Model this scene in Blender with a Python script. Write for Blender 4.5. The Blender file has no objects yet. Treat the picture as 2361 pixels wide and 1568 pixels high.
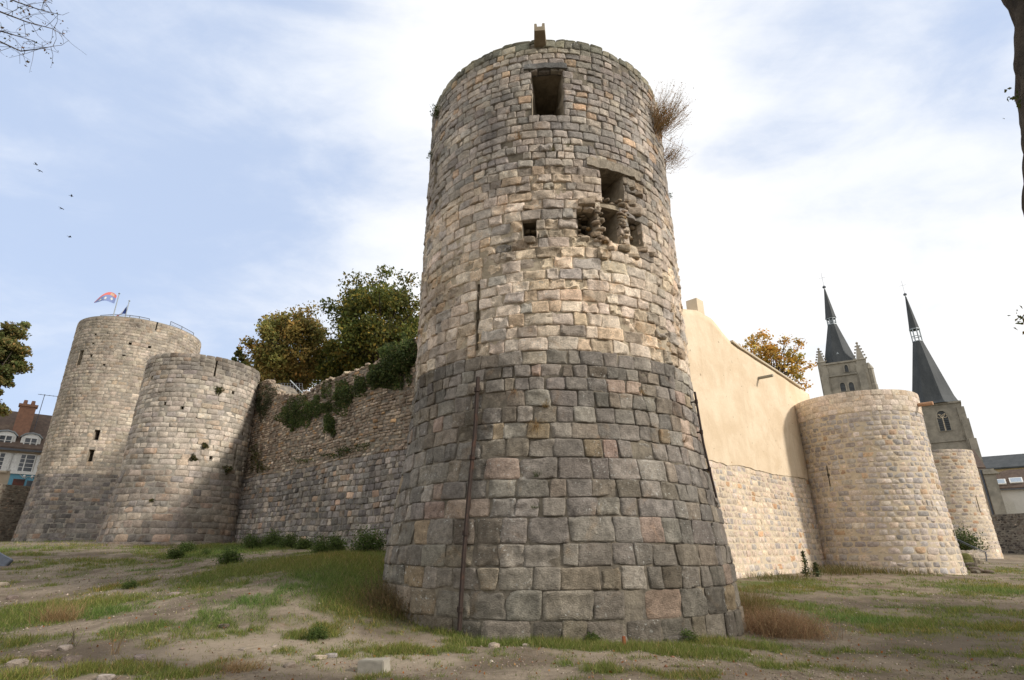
import bpy, math, random
import numpy as np
from mathutils import Vector
sc = bpy.context.scene
COL = sc.collection
R_ = math.radians
# ------------------------------------------------------------------ camera
F = 560.0; TH = math.atan(207/560.0); CT, ST = math.cos(TH), math.sin(TH); EYE = 1.6
cam = bpy.data.cameras.new("camera"); cam.sensor_width = 36; cam.lens = F/1024*36
cam.clip_start = 0.05; cam.clip_end = 3000
camo = bpy.data.objects.new("camera", cam); COL.objects.link(camo)
camo.location = (0, 0, EYE); camo.rotation_euler = (math.pi/2+TH, 0, 0)
sc.camera = camo
# ------------------------------------------------------------------ light
SUN_AZ, SUN_EL = 113.5, 29.0          # azimuth clockwise from +Y
sd = Vector((math.sin(R_(SUN_AZ))*math.cos(R_(SUN_EL)), math.cos(R_(SUN_AZ))*math.cos(R_(SUN_EL)), math.sin(R_(SUN_EL))))
sl = bpy.data.lights.new("sun", 'SUN'); sl.energy = 3.9; sl.angle = R_(6.0); sl.color = (1, .93, .84)
so = bpy.data.objects.new("sun", sl); COL.objects.link(so); so.rotation_euler = sd.to_track_quat('Z', 'Y').to_euler()
sc.view_settings.view_transform = 'Standard'; sc.view_settings.look = 'None'
sc.view_settings.exposure = 0.0; sc.view_settings.gamma = 1.0

def nd(nt, typ, **kw):
    n = nt.nodes.new(typ)
    for k, v in kw.items():
        if k in n.inputs.keys() if isinstance(k, str) else False: n.inputs[k].default_value = v
        else: setattr(n, k, v)
    return n
def mixc(nt, fac, a, b, mode='MIX'):
    n = nt.nodes.new('ShaderNodeMix'); n.data_type = 'RGBA'; n.blend_type = mode
    for i, v in ((0, fac), (6, a), (7, b)):
        if isinstance(v, (int, float)): n.inputs[i].default_value = v
        elif isinstance(v, tuple): n.inputs[i].default_value = (*v, 1) if len(v) == 3 else v
        else: nt.links.new(v, n.inputs[i])
    return n.outputs[2]
def mth(nt, op, a, b=None, clamp=False):
    n = nt.nodes.new('ShaderNodeMath'); n.operation = op; n.use_clamp = clamp
    for i, v in ((0, a), (1, b)):
        if v is None: continue
        if isinstance(v, (int, float)): n.inputs[i].default_value = v
        else: nt.links.new(v, n.inputs[i])
    return n.outputs[0]
def maprange(nt, v, a, b, c=0., d=1., smooth=True):
    n = nt.nodes.new('ShaderNodeMapRange'); n.interpolation_type = 'SMOOTHSTEP' if smooth else 'LINEAR'
    nt.links.new(v, n.inputs[0])
    for i, q in ((1, a), (2, b), (3, c), (4, d)): n.inputs[i].default_value = q
    return n.outputs[0]
def noise(nt, scale, detail=4, rough=.55, vec=None, dist=0.):
    n = nt.nodes.new('ShaderNodeTexNoise'); n.inputs['Scale'].default_value = scale
    n.inputs['Detail'].default_value = detail; n.inputs['Roughness'].default_value = rough; n.inputs['Distortion'].default_value = dist
    if vec is not None: nt.links.new(vec, n.inputs['Vector'])
    return n.outputs['Fac']

# ---- pixel helpers (photo measured at 2361 px wide)
def ray(vx, vy):
    x = vx/2.3057-512; yu = 340-vy/2.3057
    return np.array([x, F*CT-yu*ST, F*ST+yu*CT])
def at(vx, vy, r):
    d = ray(vx, vy); return d*(r/math.hypot(d[0], d[1]))+np.array([0, 0, EYE])
def unit(vx, vy):
    d = ray(vx, vy); return d/np.linalg.norm(d)

# ------------------------------------------------------------------ sky
w = bpy.data.worlds.new("World"); sc.world = w; w.use_nodes = True
nt = w.node_tree; bg = nt.nodes['Background']; bg.inputs['Strength'].default_value = 0.1
sky = nt.nodes.new('ShaderNodeTexSky'); sky.sky_type = 'NISHITA'; sky.sun_disc = False
sky.sun_elevation = R_(SUN_EL); sky.sun_rotation = R_(SUN_AZ); sky.air_density = 1.0; sky.dust_density = 1.2
tc = nt.nodes.new('ShaderNodeTexCoord'); dirv = tc.outputs['Generated']
mp = nt.nodes.new('ShaderNodeMapping'); nt.links.new(dirv, mp.inputs['Vector'])
mp.inputs['Rotation'].default_value = (0.3, -0.5, 0.6); mp.inputs['Scale'].default_value = (1.0, 2.6, 4.2)
n1 = noise(nt, 1.5, 7, .55, mp.outputs[0], .5)
mp2 = nt.nodes.new('ShaderNodeMapping'); nt.links.new(dirv, mp2.inputs['Vector'])
mp2.inputs['Rotation'].default_value = (0.1, -0.7, 0.4); mp2.inputs['Scale'].default_value = (1, 1.6, 2.2)
n2 = noise(nt, 4.5, 8, .6, mp2.outputs[0], .3)
def lobe(vx, vy, c0, c1):
    u = unit(vx, vy); d = nt.nodes.new('ShaderNodeVectorMath'); d.operation = 'DOT_PRODUCT'
    nrm = nt.nodes.new('ShaderNodeVectorMath'); nrm.operation = 'NORMALIZE'; nt.links.new(dirv, nrm.inputs[0])
    nt.links.new(nrm.outputs[0], d.inputs[0]); d.inputs[1].default_value = tuple(u)
    return maprange(nt, d.outputs['Value'], math.cos(R_(c0)), math.cos(R_(c1)))
lb = lobe(130, 330, 36, 6)
lb = mth(nt, 'MAXIMUM', lb, mth(nt, 'MULTIPLY', lobe(420, 450, 19, 3), .8))
lb = mth(nt, 'MAXIMUM', lb, mth(nt, 'MULTIPLY', lobe(120, 840, 21, 5), .95))
lb = mth(nt, 'MAXIMUM', lb, mth(nt, 'MULTIPLY', lobe(2110, 130, 20, 4), .58))
s = mth(nt, 'ADD', lb, mth(nt, 'MULTIPLY', mth(nt, 'SUBTRACT', n1, .5), 1.8))
s = mth(nt, 'ADD', s, mth(nt, 'MULTIPLY', mth(nt, 'SUBTRACT', n2, .5), 1.0))
blue = maprange(nt, s, .12, 1.1)
cloud = mixc(nt, lb, (10.6, 10.6, 10.6), (9.3, 9.8, 10.7))
bl = mixc(nt, .72, sky.outputs[0], (5.9, 7.5, 10.7))
colr = mixc(nt, mth(nt, 'MULTIPLY', blue, .82), cloud, bl)
nt.links.new(colr, bg.inputs['Color'])

# ------------------------------------------------------------------ helpers
def tag(o, label, cat, group=None, kind=None):
    if label: o['label'] = label
    if cat: o['category'] = cat
    if group: o['group'] = group
    if kind: o['kind'] = kind
    return o
def empty(name, loc, label, cat, group=None):
    o = bpy.data.objects.new(name, None); COL.objects.link(o); o.location = tuple(loc); o.empty_display_size = .3
    return tag(o, label, cat, group)
def mesh(name, V, Fc, mat, parent=None, cols=None, smooth=False, mats=None, mi=None):
    """V world coords (n,3); Fc list of faces or int array. Parent may be an Empty/mesh placed without rotation."""
    V = np.asarray(V, dtype=np.float32).reshape(-1, 3)
    off = np.zeros(3)
    p = parent
    while p is not None: off += np.array(p.location); p = p.parent
    V = V-off.astype(np.float32)
    me = bpy.data.meshes.new(name)
    if isinstance(Fc, np.ndarray):
        k = Fc.shape[1]; nf = len(Fc)
        me.vertices.add(len(V)); me.vertices.foreach_set('co', V.ravel())
        me.loops.add(nf*k); me.loops.foreach_set('vertex_index', Fc.astype(np.int32).ravel())
        me.polygons.add(nf); me.polygons.foreach_set('loop_start', np.arange(0, nf*k, k, dtype=np.int32))
        me.update(calc_edges=True)
    else:
        me.from_pydata(V.tolist(), [], Fc)
    if smooth: me.polygons.foreach_set('use_smooth', np.ones(len(me.polygons), dtype=bool))
    if cols is not None:
        a = me.color_attributes.new('tint', 'FLOAT_COLOR', 'POINT')
        c = np.ones((len(V), 4), dtype=np.float32); c[:, :cols.shape[1]] = cols
        a.data.foreach_set('color', c.ravel())
    if mats:
        for m in mats: me.materials.append(m)
        if mi is not None: me.polygons.foreach_set('material_index', np.asarray(mi, dtype=np.int32))
    else: me.materials.append(mat)
    me.validate(); me.update()
    if smooth and name in ('masonry', 'stone_foot', 'rubble_fill', 'loose_block', 'broken_crest', 'stone'): me.set_sharp_from_angle(angle=R_(34))
    o = bpy.data.objects.new(name, me); COL.objects.link(o)
    if parent is not None: o.parent = parent
    return o

def _h(ix, iy, iz, seed):
    n = (ix*374761393+iy*668265263+iz*2147483647+seed*144665) & 0xffffffff
    n = ((n ^ (n >> 13))*1274126177) & 0xffffffff
    n = ((n ^ (n >> 16))*2246822519) & 0xffffffff
    return ((n ^ (n >> 15)) & 0xffffff)/float(0xffffff)*2-1
def vnoise(P, seed=0):
    P = np.asarray(P, dtype=np.float64); i = np.floor(P).astype(np.int64); f = P-i; f = f*f*(3-2*f)
    x, y, z = i[..., 0], i[..., 1], i[..., 2]; fx, fy, fz = f[..., 0], f[..., 1], f[..., 2]
    def L(a, b, t): return a+(b-a)*t
    return L(L(L(_h(x, y, z, seed), _h(x+1, y, z, seed), fx), L(_h(x, y+1, z, seed), _h(x+1, y+1, z, seed), fx), fy),
             L(L(_h(x, y, z+1, seed), _h(x+1, y, z+1, seed), fx), L(_h(x, y+1, z+1, seed), _h(x+1, y+1, z+1, seed), fx), fy), fz)
def fbm(P, o=4, seed=0):
    r = 0; a = 1.; P = np.asarray(P, dtype=np.float64)
    for k in range(o): r = r+a*vnoise(P*(2**k)+17.3*k, seed+k); a *= .5
    return r
def fbm2(x, y, o=4, seed=0): return fbm(np.stack([x, y, np.zeros_like(x)+.37], -1), o, seed)

class MB:
    def __init__(s): s.v = []; s.f = []; s.n = 0; s.c = []
    def add(s, V, Fs, col=None):
        V = np.asarray(V, float).reshape(-1, 3); s.v.append(V)
        s.f += [tuple(int(i)+s.n for i in f) for f in Fs]; s.n += len(V)
        s.c.append(np.tile(np.array(col if col is not None else (1, 1, 1), float), (len(V), 1)))
    def box(s, c, ax, ay, az, col=None):
        """centre and three half-axis vectors"""
        c, ax, ay, az = (np.array(q, float) for q in (c, ax, ay, az))
        V = [c+i*ax+j*ay+k*az for k in (-1, 1) for j in (-1, 1) for i in (-1, 1)]
        s.add(V, [(0, 2, 3, 1), (4, 5, 7, 6), (0, 1, 5, 4), (2, 6, 7, 3), (0, 4, 6, 2), (1, 3, 7, 5)], col)
    def tube(s, pts, rad, n=8, col=None, cap=True):
        pts = [np.array(p, float) for p in pts]; V = []; Fs = []
        if isinstance(rad, (int, float)): rad = [rad]*len(pts)
        for i, p in enumerate(pts):
            t = pts[min(i+1, len(pts)-1)]-pts[max(i-1, 0)]; t = t/(np.linalg.norm(t)+1e-9)
            a = np.cross(t, (0, 0, 1) if abs(t[2]) < .9 else (1, 0, 0)); a /= np.linalg.norm(a); b = np.cross(t, a)
            for k in range(n):
                q = 2*math.pi*k/n; V.append(p+rad[i]*(a*math.cos(q)+b*math.sin(q)))
        for i in range(len(pts)-1):
            for k in range(n):
                k2 = (k+1) % n; Fs.append((i*n+k, i*n+k2, (i+1)*n+k2, (i+1)*n+k))
        if cap: Fs += [tuple(range(n-1, -1, -1)), tuple((len(pts)-1)*n+k for k in range(n))]
        s.add(V, Fs, col)
    def frust(s, cx, cy, prof, n=8, rot=0., col=None, cap=True):
        V = []; Fs = []
        for z, r in prof:
            for k in range(n):
                q = rot+2*math.pi*k/n; V.append((cx+r*math.cos(q), cy+r*math.sin(q), z))
        for i in range(len(prof)-1):
            for k in range(n):
                k2 = (k+1) % n; Fs.append((i*n+k, i*n+k2, (i+1)*n+k2, (i+1)*n+k))
        if cap: Fs += [tuple(range(n-1, -1, -1)), tuple((len(prof)-1)*n+k for k in range(n))]
        s.add(V, Fs, col)
    def prism(s, poly, vec, col=None):
        """closed polygon (3d points) extruded by vec"""
        P = np.array(poly, float); n = len(P); V = np.vstack([P, P+np.array(vec, float)])
        s.add(V, [tuple(range(n)), tuple(range(2*n-1, n-1, -1))]+[(i, i+n, (i+1) % n+n, (i+1) % n) for i in range(n)], col)
    def build(s, name, mat, parent=None, smooth=False, cols=False):
        return mesh(name, np.vstack(s.v), s.f, mat, parent, np.vstack(s.c) if cols else None, smooth)

# ------------------------------------------------------------------ materials
def new_mat(name, rough=.9, spec=.2):
    m = bpy.data.materials.new(name); m.use_nodes = True
    b = m.node_tree.nodes['Principled BSDF']; b.inputs['Roughness'].default_value = rough; b.inputs['Specular IOR Level'].default_value = spec
    return m, m.node_tree, b
def bump(nt, b, h, strength=.5, dist=.02):
    n = nt.nodes.new('ShaderNodeBump'); n.inputs['Strength'].default_value = strength; n.inputs['Distance'].default_value = dist
    nt.links.new(h, n.inputs['Height']); nt.links.new(n.outputs[0], b.inputs['Normal'])
def objco(nt): return nt.nodes.new('ShaderNodeTexCoord').outputs['Object']
def stone_mat(name, fine=9., lich=.0, stain=.35, bmp=.5, bd=.03, lichcol=(.5, .5, .46)):
    m, nt, b = new_mat(name, .93, .15)
    co = objco(nt); at_ = nt.nodes.new('ShaderNodeAttribute'); at_.attribute_name = 'tint'
    bm_ = nt.nodes.new('ShaderNodeMapping'); nt.links.new(co, bm_.inputs['Vector']); bm_.inputs['Scale'].default_value = (1, 1, 1.9)
    sm_ = nt.nodes.new('ShaderNodeMapping'); nt.links.new(co, sm_.inputs['Vector']); sm_.inputs['Scale'].default_value = (2.2, 2.2, .28)
    nf = noise(nt, fine, 6, .65, co, .3); nx_ = noise(nt, fine*3.6, 4, .7, bm_.outputs[0], .4); nst = noise(nt, 1., 4, .6, sm_.outputs[0], .2); nm = noise(nt, 1.7, 5, .6, co, .6); ng = noise(nt, .45, 4, .6, co)
    g = mth(nt, 'MULTIPLY', maprange(nt, nf, .28, .72, .62, 1.34, False), maprange(nt, nx_, .3, .7, .70, 1.28, False)); g = mth(nt, 'MULTIPLY', g, maprange(nt, nst, .50, .72, 1.0, 1-stain*.9))
    c = mixc(nt, 1., at_.outputs['Color'], mixc(nt, 1., (0, 0, 0), (1, 1, 1)), 'MULTIPLY')
    cc = nt.nodes.new('ShaderNodeCombineColor'); [nt.links.new(g, cc.inputs[i]) for i in range(3)]
    c = mixc(nt, 1., at_.outputs['Color'], cc.outputs[0], 'MULTIPLY')
    g2 = maprange(nt, ng, .35, .68, 1.12, 1-stain, True); cc2 = nt.nodes.new('ShaderNodeCombineColor'); [nt.links.new(g2, cc2.inputs[i]) for i in range(3)]
    c = mixc(nt, 1., c, cc2.outputs[0], 'MULTIPLY')
    brn = maprange(nt, nm, .56, .74, 0, .45); c = mixc(nt, brn, c, mixc(nt, 1., c, (1.05, .78, .52), 'MULTIPLY'))
    if lich > 0:
        nl = noise(nt, 15., 3, .6, co); nl2 = noise(nt, 1.1, 2, .5, co)
        lm = mth(nt, 'MULTIPLY', maprange(nt, nl, .60, .68), maprange(nt, nl2, .48, .62)); c = mixc(nt, mth(nt, 'MULTIPLY', lm, lich), c, lichcol)
    nt.links.new(c, b.inputs['Base Color'])
    h = mth(nt, 'ADD', nf, mth(nt, 'MULTIPLY', nx_, .9))
    bump(nt, b, h, min(1., bmp*1.5), bd)
    return m
def noise_mat(name, c1, c2, scale=4., rough=.9, bmp=.3, bd=.01, c3=None, spec=.2, lo=.3, hi=.7):
    m, nt, b = new_mat(name, rough, spec); co = objco(nt)
    n = noise(nt, scale, 6, .6, co, .3); c = mixc(nt, maprange(nt, n, lo, hi), c1, c2)
    if c3: c = mixc(nt, maprange(nt, noise(nt, scale*.31, 4, .6, co, .5), .52, .72), c, c3)
    nt.links.new(c, b.inputs['Base Color'])
    if bmp: bump(nt, b, noise(nt, scale*5, 5, .65, co), bmp, bd)
    return m
def flat_mat(name, c, rough=.7, metal=0., spec=.3):
    m, nt, b = new_mat(name, rough, spec); b.inputs['Metallic'].default_value = metal
    co = objco(nt); n = noise(nt, 7, 3, .6, co)
    nt.links.new(mixc(nt, maprange(nt, n, .3, .7), tuple(x*.88 for x in c), tuple(min(1, x*1.08) for x in c)), b.inputs['Base Color'])
    return m
def leaf_mat(name, trans=.45):
    m, nt, b = new_mat(name, .6, .25); a = nt.nodes.new('ShaderNodeAttribute'); a.attribute_name = 'tint'
    nt.links.new(a.outputs['Color'], b.inputs['Base Color'])
    t = nt.nodes.new('ShaderNodeBsdfTranslucent'); nt.links.new(a.outputs['Color'], t.inputs['Color'])
    mx = nt.nodes.new('ShaderNodeMixShader'); mx.inputs[0].default_value = trans
    nt.links.new(b.outputs[0], mx.inputs[1]); nt.links.new(t.outputs[0], mx.inputs[2])
    nt.links.new(mx.outputs[0], nt.nodes['Material Output'].inputs['Surface'])
    return m
M = {}
M['stone'] = stone_mat('weathered_stone', 7., .75, .32, .7, .05)
M['stone_far'] = stone_mat('pale_ashlar', 3., .15, .28, .35, .04)
M['stone_new'] = stone_mat('restored_stone', 8., .1, .12, .4, .02, (.75, .7, .6))
M['mortar'] = noise_mat('old_mortar', (.25, .218, .172), (.13, .112, .092), 3, .95, .7, .02, (.085, .075, .062))
M['mortar_new'] = noise_mat('fresh_mortar', (.58, .49, .365), (.50, .42, .31), 5, .95, .4, .01, (.56, .45, .31))
M['mortar_pale'] = noise_mat('pale_mortar', (.31, .28, .235), (.22, .20, .17), 3, .95, .4, .02)
M['plaster'] = noise_mat('ochre_plaster', (.68, .555, .405), (.63, .50, .35), 1.1, .95, .25, .01, (.60, .455, .30))
mm, nt, b = new_mat('lime_plaster', .95, .1); co = objco(nt); sm_ = nt.nodes.new('ShaderNodeMapping'); nt.links.new(co, sm_.inputs['Vector']); sm_.inputs['Scale'].default_value = (1.3, 1.3, .25)
cp_ = mixc(nt, maprange(nt, noise(nt, .5, 6, .65, co, .6), .35, .66), (.70, .58, .43), (.60, .475, .33)); cp_ = mixc(nt, maprange(nt, noise(nt, 1., 5, .65, sm_.outputs[0], .3), .52, .75, 0, .55), cp_, (.52, .40, .27)); cp_ = mixc(nt, maprange(nt, noise(nt, 2.2, 6, .7, co, .8), .60, .72, 0, .5), cp_, (.72, .63, .50)); cp_ = mixc(nt, maprange(nt, noise(nt, 3.2, 2, .4, co), .735, .75, 0, .75), cp_, (.22, .17, .12)); cp_ = mixc(nt, maprange(nt, noise(nt, 14, 5, .7, co), .3, .7, 0, .3), cp_, (.50, .40, .28))
nt.links.new(cp_, b.inputs['Base Color']); bump(nt, b, mth(nt, 'ADD', noise(nt, 2.5, 6, .65, co), mth(nt, 'MULTIPLY', noise(nt, 18, 4, .7, co), .3)), .5, .05); M['plaster'] = mm
M['pale_cap'] = noise_mat('pale_limestone', (.52, .45, .35), (.46, .39, .29), 3, .9, .3, .01)
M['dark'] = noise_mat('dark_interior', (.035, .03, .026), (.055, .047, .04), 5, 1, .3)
mm, nt, b = new_mat('tower_mortar', .95, .1); co = objco(nt); sx = nt.nodes.new('ShaderNodeSeparateXYZ'); nt.links.new(co, sx.inputs[0]); nz_ = noise(nt, 3, 6, .6, co, .3)
zc = mth(nt, 'ADD', sx.outputs[2], mth(nt, 'MULTIPLY', noise(nt, .8, 3, .5, co), .6)); up_ = mth(nt, 'MULTIPLY', maprange(nt, zc, 6.3, 6.6), maprange(nt, zc, 11.6, 11.9, 1, 0))
cm = mixc(nt, up_, mixc(nt, maprange(nt, nz_, .35, .65), (.115, .10, .08), (.23, .20, .155)), mixc(nt, maprange(nt, nz_, .35, .65), (.30, .25, .185), (.46, .39, .29)))
nt.links.new(cm, b.inputs['Base Color']); bump(nt, b, noise(nt, 14, 5, .7, co), 1., .04); M['mortar_main'] = mm
M['jamb'] = noise_mat('jamb_stone', (.34, .29, .22), (.2, .17, .13), 4, .95, .7, .03, (.42, .36, .27))
M['rust'] = noise_mat('rusted_iron', (.045, .030, .024), (.028, .021, .018), 12, .8, .4, .005, (.07, .036, .024))
M['iron'] = flat_mat('grey_iron', (.11, .12, .14), .5, .4)
M['wood'] = noise_mat('grey_timber', (.22, .19, .16), (.14, .12, .10), 8, .9, .4, .01)
M['slate'] = noise_mat('slate', (.050, .056, .062), (.068, .076, .084), .5, .5, .3, .05, (.09, .095, .10), .5)
mm, nt, b = new_mat('slate_courses', .72, .22); co = objco(nt); br_ = nt.nodes.new('ShaderNodeTexWave'); br_.wave_type = 'BANDS'; br_.bands_direction = 'Z'; br_.inputs['Scale'].default_value = 1.1; br_.inputs['Distortion'].default_value = .6; br_.inputs['Detail'].default_value = 3; nt.links.new(co, br_.inputs['Vector']); sm_ = nt.nodes.new('ShaderNodeMapping'); nt.links.new(co, sm_.inputs['Vector']); sm_.inputs['Scale'].default_value = (1, 1, .12)
cs_ = mixc(nt, maprange(nt, noise(nt, .9, 6, .7, sm_.outputs[0]), .35, .65), (.052, .058, .062), (.086, .092, .095)); cs_ = mixc(nt, mth(nt, 'MULTIPLY', br_.outputs[0], .4), cs_, (.030, .034, .038)); cs_ = mixc(nt, maprange(nt, noise(nt, 5, 4, .7, co), .45, .7, 0, .35), cs_, (.095, .10, .10)); nt.links.new(cs_, b.inputs['Base Color']); M['slate'] = mm
M['lead'] = flat_mat('weathered_lead', (.30, .33, .35), .5, .3)
M['church'] = noise_mat('church_stone', (.345, .315, .26), (.215, .198, .165), .7, .95, .6, .08, (.39, .35, .285))
M['leaf'] = leaf_mat('leaf'); M['bark'] = noise_mat('bark', (.09, .072, .055), (.045, .037, .03), 6, .95, .8, .03)
M['tile'] = noise_mat('old_roof_tile', (.135, .098, .078), (.09, .068, .056), 2.2, .9, .5, .04, (.18, .135, .10))
M['render'] = noise_mat('cream_render', (.52, .425, .32), (.45, .37, .28), .8, .9, .1)
M['white'] = flat_mat('white_paint', (.74, .74, .72), .6)
M['glass'] = flat_mat('window_glass', (.05, .06, .075), .15, 0., .6)
M['blue'] = flat_mat('blue_shopfront', (.13, .34, .47), .5)
M['brick'] = noise_mat('chimney_brick', (.33, .18, .12), (.25, .14, .10), 3, .9, .4, .02)
M['grey_wall'] = noise_mat('pale_render', (.58, .58, .56), (.50, .50, .48), .8, .9, .1)
M['rubble'] = stone_mat('rubble_stone', 9., .2, .3, .6, .03)
M['concrete'] = noise_mat('concrete', (.32, .295, .245), (.25, .23, .19), 9, .9, .4, .006)

# ------------------------------------------------------------------ ground
GC = np.array([(0, 0, 0), (8, 3, -.1), (-8, 3, .05), (0, 8, -.02), (-4, 9, 0), (4, 9, -.15), (10, 10, -.2), (1.2, 11.9, -.06), (5.6, 14.6, -.3), (-3.4, 15.3, .80), (-2, 13.3, .12),
  (-5.6, 27.5, 1.6), (-4.5, 20, 1.35), (-12, 34, 1.75), (-19, 41, 1.9), (-26, 37, 1.85), (-47, 58, 2.1), (-58, 64, 2.1), (-15, 21.5, .62), (-10, 14, .15), (-14, 12, .1), (-22, 29, 1.3),
  (10.4, 29.9, .17), (7, 22, .0), (18, 36, .2), (21, 34.5, .2), (28, 37, .1), (46, 57, .5), (20, 20, -.15), (40, 40, .2), (12, 20, -.15),
  (0, 300, 2), (250, 200, 2), (-250, 200, 2.2), (-150, 100, 2.2), (150, 150, 1.5), (0, -100, 0), (100, -50, 0), (-100, -50, 0), (0, 60, 2.5)], float)
def _phi(d): return np.sqrt(d*d+2.5**2)
_A = _phi(np.linalg.norm(GC[:, None, :2]-GC[None, :, :2], axis=2)); _n = len(GC)
_A2 = np.block([[_A, np.ones((_n, 1))], [np.ones((1, _n)), np.zeros((1, 1))]])
_W = np.linalg.solve(_A2, np.append(GC[:, 2], 0))
def gz(x, y, fine=True):
    x = np.asarray(x, float); y = np.asarray(y, float); z = np.zeros_like(x)+_W[-1]
    for k in range(_n): z = z+_W[k]*_phi(np.hypot(x-GC[k, 0], y-GC[k, 1]))
    if fine:
        r = np.hypot(x, y); f = np.exp(-r/60)
        z = z+f*(.05*fbm2(x*.5, y*.5, 3, 5)+.022*fbm2(x*2.3, y*2.3, 4, 9))
    return z
def at_ground(vx, vy):
    d = ray(vx, vy); d = d/math.hypot(d[0], d[1]); rs = np.geomspace(4, 300, 3000)
    z = EYE+d[2]*rs-gz(d[0]*rs, d[1]*rs); i = np.argmax(z < 0)
    if z[i] >= 0: i = len(rs)-1
    return np.array([d[0]*rs[i], d[1]*rs[i], float(gz(d[0]*rs[i], d[1]*rs[i]))])
# grassy patches: where (measured on the ground), half width and half depth in metres, strength
PATCH = []
for vx, vy, a, b, k in [(90, 1415, 2.2, 1.6, 1.), (20, 1480, 1.2, .6, .8), (230, 1410, 1.2, .9, .9), (330, 1450, 1.0, .6, .6), (210, 1545, .8, .4, .9), (330, 1550, .6, .25, .8), (420, 1555, .5, .2, .7),
    (730, 1465, .45, .28, 1.2), (1000, 1425, 1.0, .8, .9), (1080, 1462, .8, .4, 1.4), (1180, 1482, 1.1, .45, 1.7), (1330, 1490, 1.2, .45, 1.7), (1500, 1495, 1.4, .45, 1.7), (1650, 1480, .9, .5, 1.5), (600, 1310, 1.6, 2., .6), (450, 1330, 1.4, 1.6, .55), (700, 1350, 1.4, 1.6, .6), (300, 1300, 2.4, 2.4, .5), (130, 1300, 2., 2., .5), (560, 1440, 1., .8, .45), (900, 1500, 1., .4, .6), (1850, 1400, 2., 1.4, .5), (2000, 1360, 2.4, 1.6, .5), (1900, 1540, 1.2, .3, .6), (2250, 1510, 1.2, .4, .6), (1450, 1545, .9, .3, .7),
    (860, 1330, 1.6, 3.2, 1.3), (830, 1370, 1.2, 1.4, 1.2), (760, 1290, 2.5, 3., 1.2), (680, 1300, 3., 3., 1.), (800, 1300, 2., 3., 1.2), (640, 1255, 6., 3., 1.1), (800, 1258, 4, 3, 1.), (560, 1268, 3, 3, .9), (290, 1352, 1., .8, .6), (170, 1330, 1., 1.2, .5),
    (1760, 1350, 1.6, 3.0, .8), (1820, 1340, 2, 3, .6), (2130, 1440, 2.6, 1.1, .75), (2250, 1410, 2.2, 1.3, .75), (2330, 1360, 3, 3., .8), (2060, 1460, 1.2, .6, .6), (2340, 1450, 1.5, 1., .7), (1750, 1530, 1.3, .4, .45), (1950, 1500, 1.2, .5, .4),
    (2290, 1315, 5, 3., .5), (2060, 1312, 3.5, 1.2, .7), (430, 1280, 1.6, 1.6, .9), (40, 1270, 4, 3, .4)]:
    p = at_ground(vx, vy); PATCH.append((p[0], p[1], a, b, k))
def grass_mask(x, y):
    m = np.zeros_like(x)
    for px, py, a, b, k in PATCH:
        q = math.atan2(px, py); dx, dy = x-px, y-py
        u = dx*math.cos(q)-dy*math.sin(q); v = dx*math.sin(q)+dy*math.cos(q)
        m = np.maximum(m, k*np.exp(-((u/a)**2+(v/b)**2)*.9))
    n = fbm2(x*1.1, y*1.1, 4, 21)*.42+fbm2(x*3.7, y*3.7, 3, 31)*.32
    far = np.clip((np.hypot(x, y)-90)/60, 0, 1)
    return np.clip((m+n-.10)*1.45, 0, 1)*(1-far)+far*.8
rings = np.geomspace(.4, 1500, 440)
angs = np.concatenate([np.linspace(-180, -62, 40, endpoint=False), np.linspace(-62, 62, 640, endpoint=False), np.linspace(62, 180, 40, endpoint=False)])*math.pi/180
RR, AA = np.meshgrid(rings, angs, indexing='ij')
GX, GY = RR*np.sin(AA), RR*np.cos(AA); GZ = gz(GX, GY); gm = grass_mask(GX, GY)
nr, na = RR.shape
idx = np.arange(nr*na).reshape(nr, na); nx = np.roll(idx, -1, 1)
fc = np.stack([idx[:-1], idx[1:], nx[1:], nx[:-1]], -1).reshape(-1, 4)[:, ::-1]
V = np.stack([GX, GY, GZ], -1).reshape(-1, 3); V = np.vstack([V, [[0, 0, float(gz(0., 0.))]]])
ce = len(V)-1
fl = np.array([[ce, int(idx[0, k]), int(idx[0, (k+1) % na]), int(idx[0, (k+1) % na])] for k in range(na)])
m, nt, b = new_mat('bare_earth', .97, .1); co = objco(nt); a = nt.nodes.new('ShaderNodeAttribute'); a.attribute_name = 'tint'
sep = nt.nodes.new('ShaderNodeSeparateColor'); nt.links.new(a.outputs['Color'], sep.inputs[0])
e1 = noise(nt, .55, 6, .62, co, .5); e2 = noise(nt, 7, 6, .7, co); e3 = noise(nt, 34, 4, .7, co); vor = nt.nodes.new('ShaderNodeTexVoronoi'); vor.inputs['Scale'].default_value = 26; nt.links.new(co, vor.inputs['Vector'])
c = mixc(nt, maprange(nt, e1, .36, .62), (.138, .107, .077), (.285, .232, .172))
c = mixc(nt, maprange(nt, e2, .35, .7, 0, .7), c, (.115, .09, .068))
c = mixc(nt, maprange(nt, e3, .58, .70, 0, .65), c, (.40, .34, .26))
c = mixc(nt, maprange(nt, noise(nt, 1.9, 5, .7, co, .6), .60, .72, 0, .55), c, (.16, .085, .05))
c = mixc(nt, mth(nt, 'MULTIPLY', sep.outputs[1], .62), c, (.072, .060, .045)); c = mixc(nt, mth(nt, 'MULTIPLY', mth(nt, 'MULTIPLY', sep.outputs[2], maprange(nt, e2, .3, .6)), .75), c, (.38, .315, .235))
gcol = mixc(nt, maprange(nt, e2, .35, .65), (.06, .085, .018), (.10, .128, .032))
c = mixc(nt, mth(nt, 'MULTIPLY', sep.outputs[0], .9), c, gcol)
nt.links.new(c, b.inputs['Base Color'])
bump(nt, b, mth(nt, 'ADD', mth(nt, 'MULTIPLY', e2, 1.), mth(nt, 'MULTIPLY', e3, .5)), .75, .05)
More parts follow.
